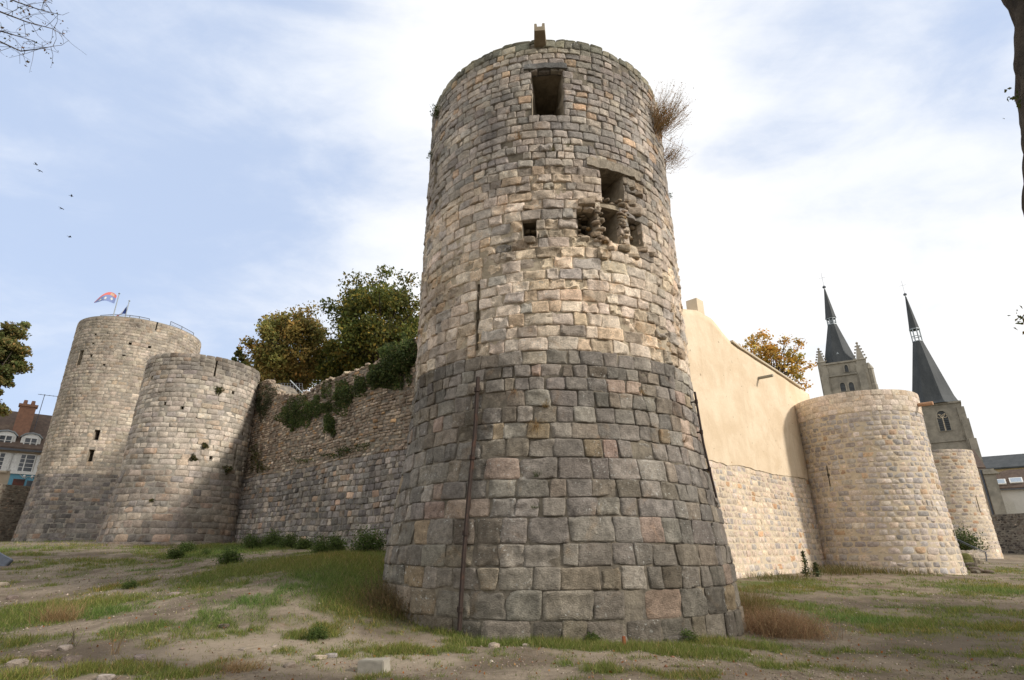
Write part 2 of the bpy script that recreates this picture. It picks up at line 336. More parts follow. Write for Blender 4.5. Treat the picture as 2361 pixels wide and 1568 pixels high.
soil_shade = np.clip((GX+.35*GY-7+2.5*fbm2(GX*.25, GY*.25, 3, 66))/6, 0, 1)*np.clip((30-RR)/10, 0, 1)      # dark soil on the right, with extra tree shade painted into it
gravel_sun = np.clip(np.exp(-((GX+2.2)/3.2)**2-((GY-10.5)/1.6)**2)*1.4+.5*fbm2(GX*.6, GY*.6, 3, 67)-.15, 0, 1)   # pale gravelly earth, with the sunlit patch painted into its colour
gcols = np.column_stack([np.append(a_.ravel(), 0) for a_ in (gm, soil_shade, gravel_sun)])
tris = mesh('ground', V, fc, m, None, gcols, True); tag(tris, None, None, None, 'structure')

# ------------------------------------------------------------------ masonry
def stone_field(st, surf, n, m, seed, gap=.012, bulge=.03, pexp=8., rnd=.25, rough=.015, jit=.02, depth=.09, freq=5.):
    """st: array rows u0,u1,v0,v1,rec,amp,r,g,b -> verts, quads, colours ; surf(U,V,H)->xyz"""
    rng = np.random.default_rng(seed); N = len(st)
    u0, u1, v0, v1, rec, amp = (st[:, i] for i in range(6)); col = st[:, 6:9]
    s = np.linspace(-1, 1, n); t = np.linspace(-1, 1, m)
    s = np.sign(s)*np.abs(s)**.55; t = np.sign(t)*np.abs(t)**.55
    s = np.concatenate([[-1], s, [1]]); t = np.concatenate([[-1], t, [1]])
    S, T = np.meshgrid(s, t, indexing='ij'); ring = np.zeros_like(S, bool); ring[0] = ring[-1] = True; ring[:, 0] = ring[:, -1] = True
    rr = rnd*rng.uniform(.4, 1.3, (N, 1, 1))
    X = S*np.sqrt(np.clip(1-rr*T**6*.5, 0, 1)); Y = T*np.sqrt(np.clip(1-rr*S**6*.5, 0, 1))
    cj = rng.normal(0, 1, (N, 8, 1, 1))*jit
    w00, w01, w10, w11 = (1-S)*(1-T)/4, (1-S)*(1+T)/4, (1+S)*(1-T)/4, (1+S)*(1+T)/4
    JU = cj[:, 0]*w00+cj[:, 1]*w01+cj[:, 2]*w10+cj[:, 3]*w11; JV = .55*(cj[:, 4]*w00+cj[:, 5]*w01+cj[:, 6]*w10+cj[:, 7]*w11)
    g = gap*rng.uniform(.6, 1.5, (N, 1, 1))
    hu = np.maximum((u1-u0)/2, .03)[:, None, None]-g; hv = np.maximum((v1-v0)/2, .03)[:, None, None]-g*.8
    U = ((u0+u1)/2)[:, None, None]+hu*X+JU; Vv = ((v0+v1)/2)[:, None, None]+hv*Y+JV
    prof = (1-np.abs(S)**pexp)*(1-np.abs(T)**pexp)
    til = rng.normal(0, .007, (N, 2, 1, 1))
    Pn = np.stack([U*freq, Vv*freq*1.25, np.zeros_like(U)+np.arange(N)[:, None, None]*3.7], -1)
    nz = fbm(Pn, 3, seed)
    H = bulge*(prof-1)*1.4+rec[:, None, None]+til[:, 0]*S+til[:, 1]*T+nz*(rough*amp)[:, None, None]
    ch = np.clip(fbm(np.stack([U*2.6, Vv*2.6, np.zeros_like(U)+np.arange(N)[:, None, None]*5.1], -1), 2, seed+9)-.22, 0, 1)*np.maximum(np.abs(S), np.abs(T))[None]**5*.10*np.minimum(amp, 2.)[:, None, None]*(bulge > .013)
    H = np.where(ring[None], -depth, H-ch)
    P = surf(U, Vv, H).reshape(-1, 3)
    a, b = len(s), len(t); id_ = np.arange(a*b).reshape(a, b)
    q = np.stack([id_[:-1, :-1], id_[1:, :-1], id_[1:, 1:], id_[:-1, 1:]], -1).reshape(-1, 4)
    Q = (q[None]+np.arange(N)[:, None, None]*(a*b)).reshape(-1, 4)
    C = np.repeat(col, a*b, 0)
    return P, Q, C
def pick(pal, rng, k, var=.13):
    wts = np.array([p[0] for p in pal], float); wts /= wts.sum(); cs = np.array([p[1] for p in pal])
    c = cs[rng.choice(len(pal), k, p=wts)]*np.exp(rng.normal(0, var, (k, 1)))*(1+rng.normal(0, .011, (k, 3)))
    return np.clip(c*np.array((1.065, .99, .955)), .01, .9)
def layout(z0, z1, h0, h1, wf, ulo, uhi, rng, pal, holes=(), top=None, var=.13, recs=.012, amp=1., missing=0., zone=None, wvar=(.6, 1.5)):
    """courses from z0 to z1 (height h0 -> h1), stone width = wf * course height"""
    hs = []; z = 0.
    while z < z1-z0:
        h = (h0+(h1-h0)*z/(z1-z0))*rng.uniform(.86, 1.15); hs.append(h); z += h
    hs = np.array(hs)*((z1-z0)/sum(hs)); zz = z0+np.concatenate([[0], np.cumsum(hs)]); out = []
    for i, h in enumerate(hs):
        u = ulo-rng.uniform(0, h*wf)
        while u < uhi:
            w_ = max(h*wf*rng.uniform(*wvar), h*.45); segs = [(u, u+w_)]
            for (a, b_, c_, d_) in holes:
                if zz[i]+h*.4 < d_ and zz[i+1]-h*.4 > c_:
                    ns = []
                    for (p, q) in segs:
                        if q <= a or p >= b_: ns.append((p, q)); continue
                        if p < a: ns.append((p, a))
                        if q > b_: ns.append((b_, q))
                    segs = ns
            for p, q in segs:
                if q-p > .05 and rng.random() >= missing and (top is None or zz[i+1] <= top((p+q)/2)+h*.55): out.append((p, q, zz[i], zz[i+1]))
            u += w_
    k = len(out); out = np.array(out)
    am = np.ones(k)*amp*np.exp(rng.normal(0, .35, k)); rc = rng.normal(0, recs, k); col = pick(pal, rng, k, var)
    st = np.column_stack([out, rc, am, col])
    if zone is not None: zone(st)
    return st

# palettes: weight, linear albedo
P_DARK = [(5, (.205, .192, .175)), (4, (.245, .228, .204)), (3, (.172, .162, .149)), (3, (.225, .200, .167)), (.7, (.310, .250, .212)), (.8, (.26, .215, .155)), (1, (.150, .134, .113))]
P_BEIGE = [(4, (.46, .405, .33)), (3, (.51, .455, .37)), (3, (.395, .355, .30)), (1.2, (.47, .385, .28)), (2, (.33, .31, .275))]
P_TOP = [(4, (.285, .266, .234)), (3, (.245, .232, .208)), (3, (.335, .305, .258)), (.8, (.34, .265, .19)), (2, (.20, .192, .176))]
P_PALE = [(4, (.40, .375, .325)), (3, (.36, .34, .30)), (2, (.46, .43, .37)), (.8, (.40, .345, .275)), (1, (.31, .298, .275))]
P_WALLG = [(5, (.215, .208, .196)), (3, (.27, .255, .23)), (2, (.31, .28, .24)), (.8, (.32, .245, .185)), (2, (.165, .16, .153))]
P_RUB = [(4, (.27, .222, .17)), (3, (.32, .272, .212)), (2, (.22, .18, .14)), (.8, (.35, .24, .14)), (1, (.40, .355, .29))]
P_NEWG = [(4, (.43, .405, .37)), (3, (.49, .455, .405)), (2.5, (.365, .358, .35)), (2, (.52, .46, .375)), (.3, (.43, .33, .23))]
P_NEWL = [(4, (.58, .52, .43)), (2, (.63, .575, .49)), (1, (.53, .46, .36))]

class Cyl:
    def __init__(s, d, az, Rz, Rref):
        s.az = R_(az); s.c = np.array([d*math.sin(s.az), d*math.cos(s.az)]); s.Rz = Rz; s.Rref = Rref
    def surf(s, U, Vv, H):
        th = U/s.Rref; r = s.Rz(Vv)+H; q = s.az+math.pi-th      # U grows to the right as seen by the viewer
        return np.stack([s.c[0]+r*np.sin(q), s.c[1]+r*np.cos(q), Vv], -1)
    def hit(s, vx, vy):
        d = ray(vx, vy); t = np.linspace(.3, 1.5, 6000)*np.linalg.norm(s.c)/math.hypot(d[0], d[1])
        P = d[None]*t[:, None]+np.array([0, 0, EYE]); g_ = np.hypot(P[:, 0]-s.c[0], P[:, 1]-s.c[1])-s.Rz(P[:, 2]); i = np.argmax(g_ < 0) if (g_ < 0).any() else np.argmin(g_)
        p = P[i]; q = math.atan2(p[0]-s.c[0], p[1]-s.c[1]); th = (s.az+math.pi-q+math.pi) % (2*math.pi)-math.pi
        return th*s.Rref, p[2]
    def rect(s, x0, y0, x1, y1):
        u0, _ = s.hit(x0, (y0+y1)/2); u1, _ = s.hit(x1, (y0+y1)/2); _, v1 = s.hit((x0+x1)/2, y0); _, v0 = s.hit((x0+x1)/2, y1)
        return (u0, u1, v0, v1)
    def core(s, name, z0, z1, holes, mat, parent, dz=.5, inset=.035, wig=.0, top_r=None):
        us = np.linspace(-math.pi*s.Rref, math.pi*s.Rref, 97); vs = np.linspace(z0, z1, max(4, int((z1-z0)/dz)))
        for a, b, c_, d_ in holes: us = np.append(us, [a, b]); vs = np.append(vs, [c_, d_])
        us = np.unique(np.round(us, 4)); vs = np.unique(np.round(vs, 4))
        UU, VV = np.meshgrid(us, vs, indexing='ij'); P = s.surf(UU, VV, -inset+wig*fbm2(UU*.9, VV*.9, 3, 77)).reshape(-1, 3)
        a, b = len(us), len(vs); fs = []
        for i in range(a-1):
            for j in range(b-1):
                uc, vc = (us[i]+us[i+1])/2, (vs[j]+vs[j+1])/2
                if any(h[0] < uc < h[1] and h[2] < vc < h[3] for h in holes): continue
                fs.append((i*b+j, (i+1)*b+j, (i+1)*b+j+1, i*b+j+1))
        n0 = len(P); P = np.vstack([P, [[s.c[0], s.c[1], z1-.02]]])
        for i in range(a-1): fs.append((i*b+b-1, (i+1)*b+b-1, n0))
        return mesh(name, P, fs, mat, parent)
    def recess(s, name, h, depth, parent, jamb, back, inner=0.):
        """reveal behind an opening; inner narrows/widens it towards the back"""
        u0, u1, v0, v1 = h; g = np.array
        o = [(u0, v0), (u1, v0), (u1, v1), (u0, v1)]; k = [(u0-inner, v0-abs(inner)*.2), (u1+inner, v0-abs(inner)*.2), (u1+inner, v1+abs(inner)*.2), (u0-inner, v1+abs(inner)*.2)]
        P = []; fs = []; mi = []; n = 9
        def grid(p00, p10, p11, p01, m, amp):
            b0 = len(P)
            for i in range(n):
                for j_ in range(n):
                    a, b_ = i/(n-1), j_/(n-1); p = (p00*(1-a)+p10*a)*(1-b_)+(p01*(1-a)+p11*a)*b_; w_ = amp*min(1, 4*a)*min(1, 4*(1-a)+.6)*min(1, 5*b_+.5)
                    P.append(p+w_*np.array([float(vnoise(p*4.3+k_*13, k_)) for k_ in range(3)]))
            for i in range(n-1):
                for j_ in range(n-1): fs.append((b0+i*n+j_, b0+(i+1)*n+j_, b0+(i+1)*n+j_+1, b0+i*n+j_+1)); mi.append(m)
        A_ = [s.surf(g(a), g(b), g(-.02)) for a, b in o]; B_ = [s.surf(g(a), g(b), g(-depth)) for a, b in k]; big = .05 if min(u1-u0, v1-v0) > .3 else 0.
        for q in range(4): grid(A_[q], B_[q], B_[(q+1) % 4], A_[(q+1) % 4], 0, big)
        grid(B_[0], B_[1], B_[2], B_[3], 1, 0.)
        return mesh(name, P, fs, None, parent, None, False, [jamb, back], mi)
    def empty(s, name, z, label, cat, group=None): return empty(name, (s.c[0], s.c[1], z), label, cat, group)
def wob(surf, a=.03, k=1.):
    def f(U, Vv, H):
        e = a*(np.sin(.55*U*k+.7*Vv)+.6*np.sin(1.31*U*k-.9*Vv+1.3)); return surf(U, Vv+e*np.clip((Vv+.5)/2, 0, 1), H)
    return f
def merge(parts):
    Vs, Qs, Cs, n = [], [], [], 0
    for P, Q, C in parts: Vs.append(P); Qs.append(Q+n); Cs.append(C); n += len(P)
    return np.vstack(Vs), np.vstack(Qs), np.vstack(Cs)
def rocks(pts, sizes, rng, pal, flat=.75, sub=2, var=.15, pw=.62, rot=None):
    """irregular lumps as one mesh set (list of V,F,C)"""
    import bmesh
    bm = bmesh.new(); bmesh.ops.create_icosphere(bm, subdivisions=sub, radius=1); bv = np.array([v.co[:] for v in bm.verts]); bf = np.array([[v.index for v in f.verts] for f in bm.faces]); bm.free()
    out = []
    for p, sz in zip(pts, sizes):
        sc_ = np.array([rng.uniform(.8, 1.4), rng.uniform(.7, 1.1), flat*rng.uniform(.7, 1.2)])*sz
        d = bv*(1+.30*fbm(bv*1.3+rng.uniform(0, 99, 3), 3, 3)[:, None]); d = np.sign(d)*np.abs(d)**pw; d += .05*fbm(bv*4+rng.uniform(0, 99, 3), 2, 4)[:, None]*bv
        q = rng.uniform(0, 6.28) if rot is None else rot+rng.normal(0, .15); t = rng.normal(0, .2)
        d = d*sc_; Rm = np.array([[math.cos(q), -math.sin(q), 0], [math.sin(q), math.cos(q), 0], [0, 0, 1]]); d = d@Rm.T
        Rt = np.array([[1, 0, 0], [0, math.cos(t), -math.sin(t)], [0, math.sin(t), math.cos(t)]]); d = d@Rt.T
        out.append((d+np.array(p), bf, np.repeat(pick(pal, rng, 1, var), len(bv), 0)))
    return merge(out)

# ============================================================ big corner tower
def smooth(z, pts):
    zs, rs = zip(*pts); return np.interp(z, zs, rs)
MT = Cyl(16.5, 4.1, lambda z: smooth(z, [(-1.2, 4.74), (0, 4.64), (1.2, 4.56), (2.6, 4.40), (4., 4.19), (5.4, 4.09), (6.2, 4.06), (16.5, 4.02)]), 4.1)
main = MT.empty('corner_tower', -.3, 'tall round grey stone corner tower with ruined window openings, nearest of all', 'tower')
H_TOP = MT.rect(1226, 158, 1299, 264); H_A = MT.rect(1386, 392, 1438, 470); H_B = MT.rect(1386, 480, 1430, 556); H_L = MT.rect(1331, 482, 1378, 545); H_R = MT.rect(1452, 503, 1481, 566)
H_SQ = MT.rect(1204, 498, 1236, 546); H_SLIT = MT.rect(1098, 655, 1103, 805); H_EYE = MT.rect(1095.5, 718, 1105.5, 736); H_FAR = MT.rect(1001, 365, 1007, 420)
holes = [H_TOP, H_A, H_B, H_L, H_R, H_SQ, H_SLIT, H_EYE, H_FAR]
rngm = np.random.default_rng(11)
def zoneA(st):
    u, v = (st[:, 0]+st[:, 1])/2, (st[:, 2]+st[:, 3])/2
    n = fbm2(u*.35, v*.5, 3, 8); st[:, 6:9] *= (1+.22*n)[:, None]
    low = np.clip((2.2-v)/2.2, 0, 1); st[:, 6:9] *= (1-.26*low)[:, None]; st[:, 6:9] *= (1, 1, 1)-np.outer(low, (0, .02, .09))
    st[:, 4] += np.where(rngm.random(len(st)) < .02, -.05, 0); k = rngm.random(len(st)) < np.clip((v-5.2)/.8, 0, 1)*.22+.015; st[k, 6:9] *= 1.45
def zoneB(st):
    u, v = (st[:, 0]+st[:, 1])/2, (st[:, 2]+st[:, 3])/2
    n = fbm2(u*.45, v*.6, 3, 18); er = np.clip(n*1.5, 0, 1)+np.clip(1.2-np.hypot(u-1.35, (v-9.0)*.8)/1.1, 0, 1)*.8
    k = (rngm.random(len(st)) < er*.7); st[k, 4] -= rngm.uniform(.0, .035, k.sum()); st[k, 5] *= 2.0; st[k, 6:9] *= (1.10, 1.06, .98)
    st[:, 6:9] *= (1+.15*fbm2(u*.3+7, v*.4, 3, 28))[:, None]
    g = np.clip((v-10.3)/.8, 0, 1)*.25; st[:, 6:9] *= (1-g)[:, None]
    k = rngm.random(len(st)) < np.clip((6.9-v)/1.2, 0, 1)*.45+.05; st[k, 6:9] *= .62
    lt = np.clip(-u/4., 0, 1); st[:, 6:9] *= (1-.06*lt)[:, None]
def zoneC(st):
    u, v = (st[:, 0]+st[:, 1])/2, (st[:, 2]+st[:, 3])/2; st[:, 6:9] *= (1+.13*fbm2(u*.4, v*.5, 3, 38))[:, None]
    k = rngm.random(len(st)) < .05; st[k, 4] -= .05
    t = np.clip((v-15.0)/.5, 0, 1); st[:, 6:9] *= (1, 1, 1)-np.outer(t, (.22, .17, .25))
UL = 2.15*4.1
TOPZ = 15.62
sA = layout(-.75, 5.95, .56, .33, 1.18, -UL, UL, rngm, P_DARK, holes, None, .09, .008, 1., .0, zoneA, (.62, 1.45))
sB = layout(5.95, 11.15, .315, .29, 1.55, -UL, UL, rngm, P_BEIGE, holes, None, .08, .007, 1.1, .008, zoneB, (.6, 1.5))
sC = layout(11.15, TOPZ, .245, .235, 1.45, -UL, UL, rngm, P_TOP, holes, None, .085, .007, .9, .006, zoneC, (.65, 1.35))
ms = wob(MT.surf, .022)
sA[:, 6:9] *= 1.27*np.array((.97, 1.0, .985)); sB[:, 6:9] *= 1.37*np.array((.985, 1., 1.02)); sC[:, 6:9] *= 1.62*np.array((.985, 1., 1.02))
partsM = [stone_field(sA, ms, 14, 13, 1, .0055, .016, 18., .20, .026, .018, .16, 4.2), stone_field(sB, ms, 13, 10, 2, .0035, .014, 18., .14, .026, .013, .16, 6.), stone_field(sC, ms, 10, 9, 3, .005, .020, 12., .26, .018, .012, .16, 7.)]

MT.core('mortar_core', -1.2, TOPZ-.10, holes, M['mortar_main'], main, .25, .046, .014)
# ragged cap course
capst = layout(TOPZ-.02, TOPZ+.13, .15, .15, 2.9, -UL, UL, rngm, P_TOP, (), lambda u: TOPZ+.2 if fbm2(np.array(u*.7), np.array(.3), 2, 71) > -.55 else 0, .12, .006)
capst[:, 3] += rngm.normal(0, .008, len(capst)); capst[:, 6:9] *= (.78, .85, .72)
partsM.append(stone_field(capst, lambda U, V_, H: MT.surf(U, V_, H-.05), 8, 7, 5, .004, .02, 8., .25, .02, .015, .5)); P, Q, C = merge(partsM); mesh('masonry', P, Q, M['stone'], main, C, True)
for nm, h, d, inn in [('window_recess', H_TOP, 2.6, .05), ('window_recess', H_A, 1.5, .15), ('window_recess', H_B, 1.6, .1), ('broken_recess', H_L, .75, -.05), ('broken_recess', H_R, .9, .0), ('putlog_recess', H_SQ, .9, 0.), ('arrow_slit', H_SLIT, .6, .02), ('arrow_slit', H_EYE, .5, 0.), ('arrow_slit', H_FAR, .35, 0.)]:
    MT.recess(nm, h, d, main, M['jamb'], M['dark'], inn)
def slab(u0, u1, v0, v1, h0, h1, mat, name, parent, cyl=MT, n=9, col=None, arch=0., rough=.012, sd=4):
    """a dressed block lying on the cylinder face"""
    us = np.linspace(u0, u1, n); P = []; rg = np.random.default_rng(sd)
    for i, u in enumerate(us):
        t = (i/(n-1)*2-1); dz = -arch*t*t
        for vv, hh in ((v0, h0), (v0, h1), (v1, h1), (v1, h0)):
            P.append(cyl.surf(np.array(u), np.array(vv+dz+rg.normal(0, rough)), np.array(hh+rg.normal(0, rough))))
    fs = [(4*i+k, 4*i+(k+1) % 4, 4*i+4+(k+1) % 4, 4*i+4+k) for i in range(n-1) for k in range(4)]+[(0, 3, 2, 1), (4*n-4, 4*n-3, 4*n-2, 4*n-1)]
    c_ = np.tile(np.array(col if col else (.36, .31, .24)), (len(P), 1))
    return mesh(name, P, fs, mat, parent, c_)
u0, u1, v0, v1 = H_TOP; slab(u0-.22, u1+.12, v1-.02, v1+.17, -.25, .06, M['stone'], 'lintel', main, col=(.20, .195, .185), rough=.012)
tr = MB(); q = [MT.surf(np.array(u0-.02), np.array(v0+.26), np.array(-.30)), MT.surf(np.array(u1-.26), np.array(v0+.24), np.array(-.42))]; tr.tube(q, .022, 6); tr.build('guard_bar', M['iron'], main)
la, _ = MT.hit(1352, 372); lb_, _ = MT.hit(1474, 412); _, lz = MT.hit(1400, 392); slab(la, lb_, lz, lz+.30, -.35, .045, M['stone'], 'lintel', main, n=13, col=(.40, .345, .27), rough=.016)
slab(H_B[0]-.02, H_B[1]+.14, H_B[3]+.0, H_B[3]+.10, -.75, -.16, M['wood'], 'timber_beam', main, n=5, rough=.006)
# jamb blocks and rubble fill of the broken windows
rb = []; sz = []
for (h, k, dd) in ((H_L, 26, (.25, .7)), (H_R, 26, (.25, .8)), (H_SQ, 16, (.45, .85))):
    for _ in range(k):
        u = rngm.uniform(h[0], h[1]); v = h[2]+(h[3]-h[2])*rngm.random()**1.3; d = rngm.uniform(*dd); rb.append(MT.surf(np.array(u), np.array(v), np.array(-d))); sz.append(rngm.uniform(.05, .12))
for _ in range(34):
    u = rngm.uniform(H_A[0], H_A[1]+.15); f = rngm.random(); v = H_B[3]+.12+f*(.32+.15*math.sin(u*5)); rb.append(MT.surf(np.array(u), np.array(v), np.array(-rngm.uniform(.2, .55)))); sz.append(rngm.uniform(.05, .11))
for _ in range(46):      # masonry stripped off round the window
    u = rngm.uniform(H_B[1]+.02, H_R[0]); v = rngm.uniform(H_R[2]-.1, H_A[2]+.25); rb.append(MT.surf(np.array(u), np.array(v), np.array(-rngm.uniform(-.02, .1)))); sz.append(rngm.uniform(.05, .10))
for _ in range(24):
    u = rngm.uniform(H_L[1]-.05, H_B[0]-.0); v = rngm.uniform(H_B[2]-.1, H_B[3]); rb.append(MT.surf(np.array(u), np.array(v), np.array(-rngm.uniform(-.04, .22)))); sz.append(rngm.uniform(.05, .11))
P, Q, C = rocks(rb, sz, rngm, [(3, (.38, .325, .25)), (2, (.28, .24, .18)), (1, (.20, .17, .13)), (.4, (.42, .29, .14))], .45, 1, .18, .5); tag(mesh('rubble_fill', P, Q, M['rubble'], main, C, False), None, None, None, 'stuff')
rb = []; sz = []
for vx, vy, s_ in [(1352, 468, .22), (1368, 462, .18), (1375, 540, .16), (1390, 553, .15), (1350, 548, .16), (1465, 490, .22), (1455, 470, .16), (1480, 575, .17), (1500, 585, .15), (1440, 572, .16), (1460, 592, .17), (1220, 553, .15), (1216, 480, .13), (1410, 572, .15), (1470, 450, .17), (1455, 432, .14), (1497, 520, .13)]:
    u, v = MT.hit(vx, vy); rb.append(MT.surf(np.array(u), np.array(v), np.array(-.04))); sz.append(s_*.8)
for p_, s_ in zip(rb, sz):
    P, Q, C = rocks([p_], [s_], rngm, [(3, (.43, .375, .30)), (2, (.38, .325, .25))], .6, 3, .08, .36, -.12); mesh('loose_block', P, Q, M['rubble'], main, C, True)
# trough spout sticking out over the rim
uS, vS = MT.hit(1246, 124)
sp = MB(); cdir = MT.surf(np.array(uS), np.array(15.5), np.array(1.))-MT.surf(np.array(uS), np.array(15.5), np.array(0.)); cdir /= np.linalg.norm(cdir); side = np.array([cdir[1], -cdir[0], 0]); upv = np.array([0, 0, 1.])
o0 = MT.surf(np.array(uS), np.array(15.55), np.array(-.4)); o1 = o0+cdir*.92+upv*.0
prof = [(-.17, -.13), (.17, -.13), (.17, .17), (.09, .17), (.075, .04), (-.075, .04), (-.09, .17), (-.17, .17)]
Va = [o0+side*a*1.15+upv*b*1.2 for a, b in prof]; Vb = [o1+side*a*.88+upv*b*.9 for a, b in prof]
sp.add(Va+Vb, [tuple(range(7, -1, -1)), tuple(range(8, 16))]+[(i, (i+1) % 8, (i+1) % 8+8, i+8) for i in range(8)])
sp.build('water_spout', noise_mat('spout_stone', (.30, .25, .18), (.22, .18, .13), 6, .95, .4), main)

# ============================================================ other round towers
def tower_cols(st, k=.15, seed=3, f=.25):
    u, v = (st[:, 0]+st[:, 1])/2, (st[:, 2]+st[:, 3])/2; st[:, 6:9] *= (1+k*fbm2(u*f, v*f*1.4, 3, seed))[:, None]
TM = Cyl(46, -29.75, lambda z: smooth(z, [(0, 4.25), (2, 4.16), (4, 3.98), (6.3, 3.82), (16, 3.72)]), 3.85)
mid = TM.empty('round_tower', 1.8, 'squat round stone tower with ivy patches between the great keep and the left wall', 'tower')
hm = []
for x0, y0, x1, y1 in [(541, 1022, 544, 1083), (539, 1048, 546, 1056), (496, 828, 500, 868)]: hm.append(TM.rect(x0, y0, x1, y1))
for vx, vy in [(350, 870), (368, 905), (395, 905), (352, 960), (455, 965), (505, 895), (538, 905), (530, 930), (420, 940), (470, 1028), (487, 1055), (560, 1000), (380, 930), (590, 985)]:
    u, v = TM.hit(vx, vy); hm.append((u-.09, u+.09, v-.1, v+.1))
rg = np.random.default_rng(21)
ULM = 1.9*3.85
def zM1(st): tower_cols(st, .2, 4); v = (st[:, 2]+st[:, 3])/2; t = np.clip((v-12.2)/1., 0, 1)*np.clip(fbm2((st[:, 0])*.5, v*.4, 2, 5)+.7, 0, 1); st[:, 6:9] *= (1-.42*t)[:, None]
s1 = layout(1.0, 6.25, .42, .36, 1.7, -ULM, ULM, rg, [(4, (.265, .245, .215)), (3, (.32, .285, .24)), (2, (.22, .21, .195)), (1., (.33, .27, .215))], hm, None, .12, .012, 1, 0, lambda st: tower_cols(st, .2, 5))
s2 = layout(6.25, 14.05, .36, .30, 1.8, -ULM, ULM, rg, P_PALE, hm, None, .13, .014, 1, .006, zM1)
P, Q, C = merge([stone_field(s1, wob(TM.surf, .03), 5, 5, 31, .007, .018, 9, .2, .022, .016, .1), stone_field(s2, wob(TM.surf, .03), 5, 5, 32, .007, .018, 9, .2, .022, .016, .1)]); mesh('masonry', P, Q, M['stone_far'], mid, C, True)
TM.core('mortar_core', .3, 13.95, hm, M['mortar_pale'], mid, .5, .04)
for h in hm: TM.recess('arrow_slit' if h[3]-h[2] > .5 else 'putlog_hole', h, .45, mid, M['jamb'], M['dark'])
# donjon
TD = Cyl(83, -35.2, lambda z: smooth(z, [(0, 7.35), (2, 7.12), (5.6, 6.84), (9.3, 6.66), (16, 6.68), (28, 6.80)]), 6.8)
donj = TD.empty('round_keep', 2, 'tallest pale round keep with flags and railings on its roof, far left', 'keep')
hd = [TD.rect(180, 808, 189, 842), TD.rect(216, 991, 229, 1014), TD.rect(202, 1036, 215, 1064), TD.rect(360, 742, 363, 762)]
for vx, vy in [(215, 790), (300, 792), (285, 820), (290, 822), (240, 840), (345, 800), (210, 820), (220, 770)]:
    u, v = TD.hit(vx, vy); hd.append((u-.16, u+.16, v-.14, v+.14))
rg = np.random.default_rng(22); ULD = 1.75*6.8
def zD2(st): tower_cols(st, .13, 6, .15); v = (st[:, 2]+st[:, 3])/2; t = np.clip((v-17)/6, 0, 1); st[:, 6:9] *= (1-.16*t)[:, None]*np.array((1., .985, .95))
s1 = layout(1.2, 9.0, .46, .42, 1.7, -ULD, ULD, rg, P_WALLG, hd, None, .12, .010, 1, 0, lambda st: tower_cols(st, .15, 7, .2)); s1[:, 6:9] *= .86
s2 = layout(9.0, 27.1, .42, .38, 1.7, -ULD, ULD, rg, [(4, (.41, .382, .33)), (3, (.37, .348, .305)), (2, (.45, .42, .36)), (.8, (.41, .355, .285))], hd, None, .10, .012, 1, 0, zD2)
P, Q, C = merge([stone_field(s, wob(TD.surf, .03), 4, 4, 33+i, .008, .02, 8, .2, .02, .016, .1) for i, s in enumerate((s1, s2))]); mesh('masonry', P, Q, M['stone_far'], donj, C, True)
TD.core('mortar_core', .5, 27.05, hd, M['mortar_pale'], donj, .6, .04)
for i, h in enumerate(hd): TD.recess('window_slot' if i < 4 else 'putlog_hole', h, .9 if i < 4 else .5, donj, M['jamb'], M['dark'])
st_ = MB(); q = at(378, 735, 84.5); st_.frust(q[0], q[1], [(26.6, 1.5), (28.15, 1.5), (28.4, 1.3)], 16); st_.build('stair_turret', M['pale_cap'], donj)
# restored tower and its twin beyond
T3 = Cyl(45, 31.85, lambda z: smooth(z, [(-1, 4.08), (.4, 3.98), (2, 3.90), (4, 3.82), (6.5, 3.76), (12, 3.82)]), 3.85)
t3 = T3.empty('restored_tower', .1, 'freshly restored round tower with pale capping courses at the end of the plastered wall', 'tower')
h3 = [T3.rect(1908, 1070, 1911, 1122), T3.rect(1906, 1092, 1913, 1099), T3.rect(2199, 1222, 2204, 1236)]
rg = np.random.default_rng(23); UL3 = 1.9*3.85
def z3(st): tower_cols(st, .12, 9)
s1 = layout(-.6, 9.65, .38, .30, 1.55, -UL3, UL3, rg, P_NEWG, h3, None, .10, .006, 1, 0, z3)
s2 = layout(9.65, 11.0, .45, .45, 1.6, -UL3, UL3, rg, P_NEWL, h3, None, .07, .004, .5)
P, Q, C = merge([stone_field(s1, wob(T3.surf, .02), 5, 5, 41, .010, .020, 7, .35, .022, .02, .08), stone_field(s2, lambda U, V_, H: T3.surf(U, V_, H+.02), 5, 5, 42, .006, .008, 14, .08, .005, .005, .08)]); mesh('masonry', P, Q, M['stone_new'], t3, C, True)
T3.core('mortar_core', -1.2, 10.95, h3, M['mortar_new'], t3, .5, .022)
for h in h3: T3.recess('arrow_slit', h, .45, t3, M['jamb'], M['dark'])
u, v = T3.hit(2112, 942); q0 = T3.surf(np.array(u+.35), np.array(10.15), np.array(-.1)); q1 = T3.surf(np.array(u+.35), np.array(10.12), np.array(.85)); sp = MB(); sp.tube([q0, q1], .12, 8); sp.build('water_spout', noise_mat('terracotta', (.42, .25, .15), (.36, .21, .13), 5), t3)
T4 = Cyl(77, 36.45, lambda z: smooth(z, [(-1, 4.0), (.5, 3.86), (3, 3.76), (6, 3.72), (12, 3.78)]), 3.8)
t4 = T4.empty('restored_tower', .4, 'smaller looking restored round tower with broken rim, beyond the steps', 'tower')
h4 = [T4.rect(2254.5, 1143, 2256.5, 1182)]
rg = np.random.default_rng(24); UL4 = 1.9*3.8
tp4 = lambda u: 11.1 if u > -1.1 else 10.2
s1 = layout(-.5, 11.1, .40, .34, 1.6, -UL4, UL4, rg, [(4, (.46, .42, .36)), (3, (.52, .47, .39)), (2, (.36, .34, .31)), (1, (.42, .30, .2))], h4, tp4, .10, .008, 1, 0, lambda st: tower_cols(st, .15, 10))
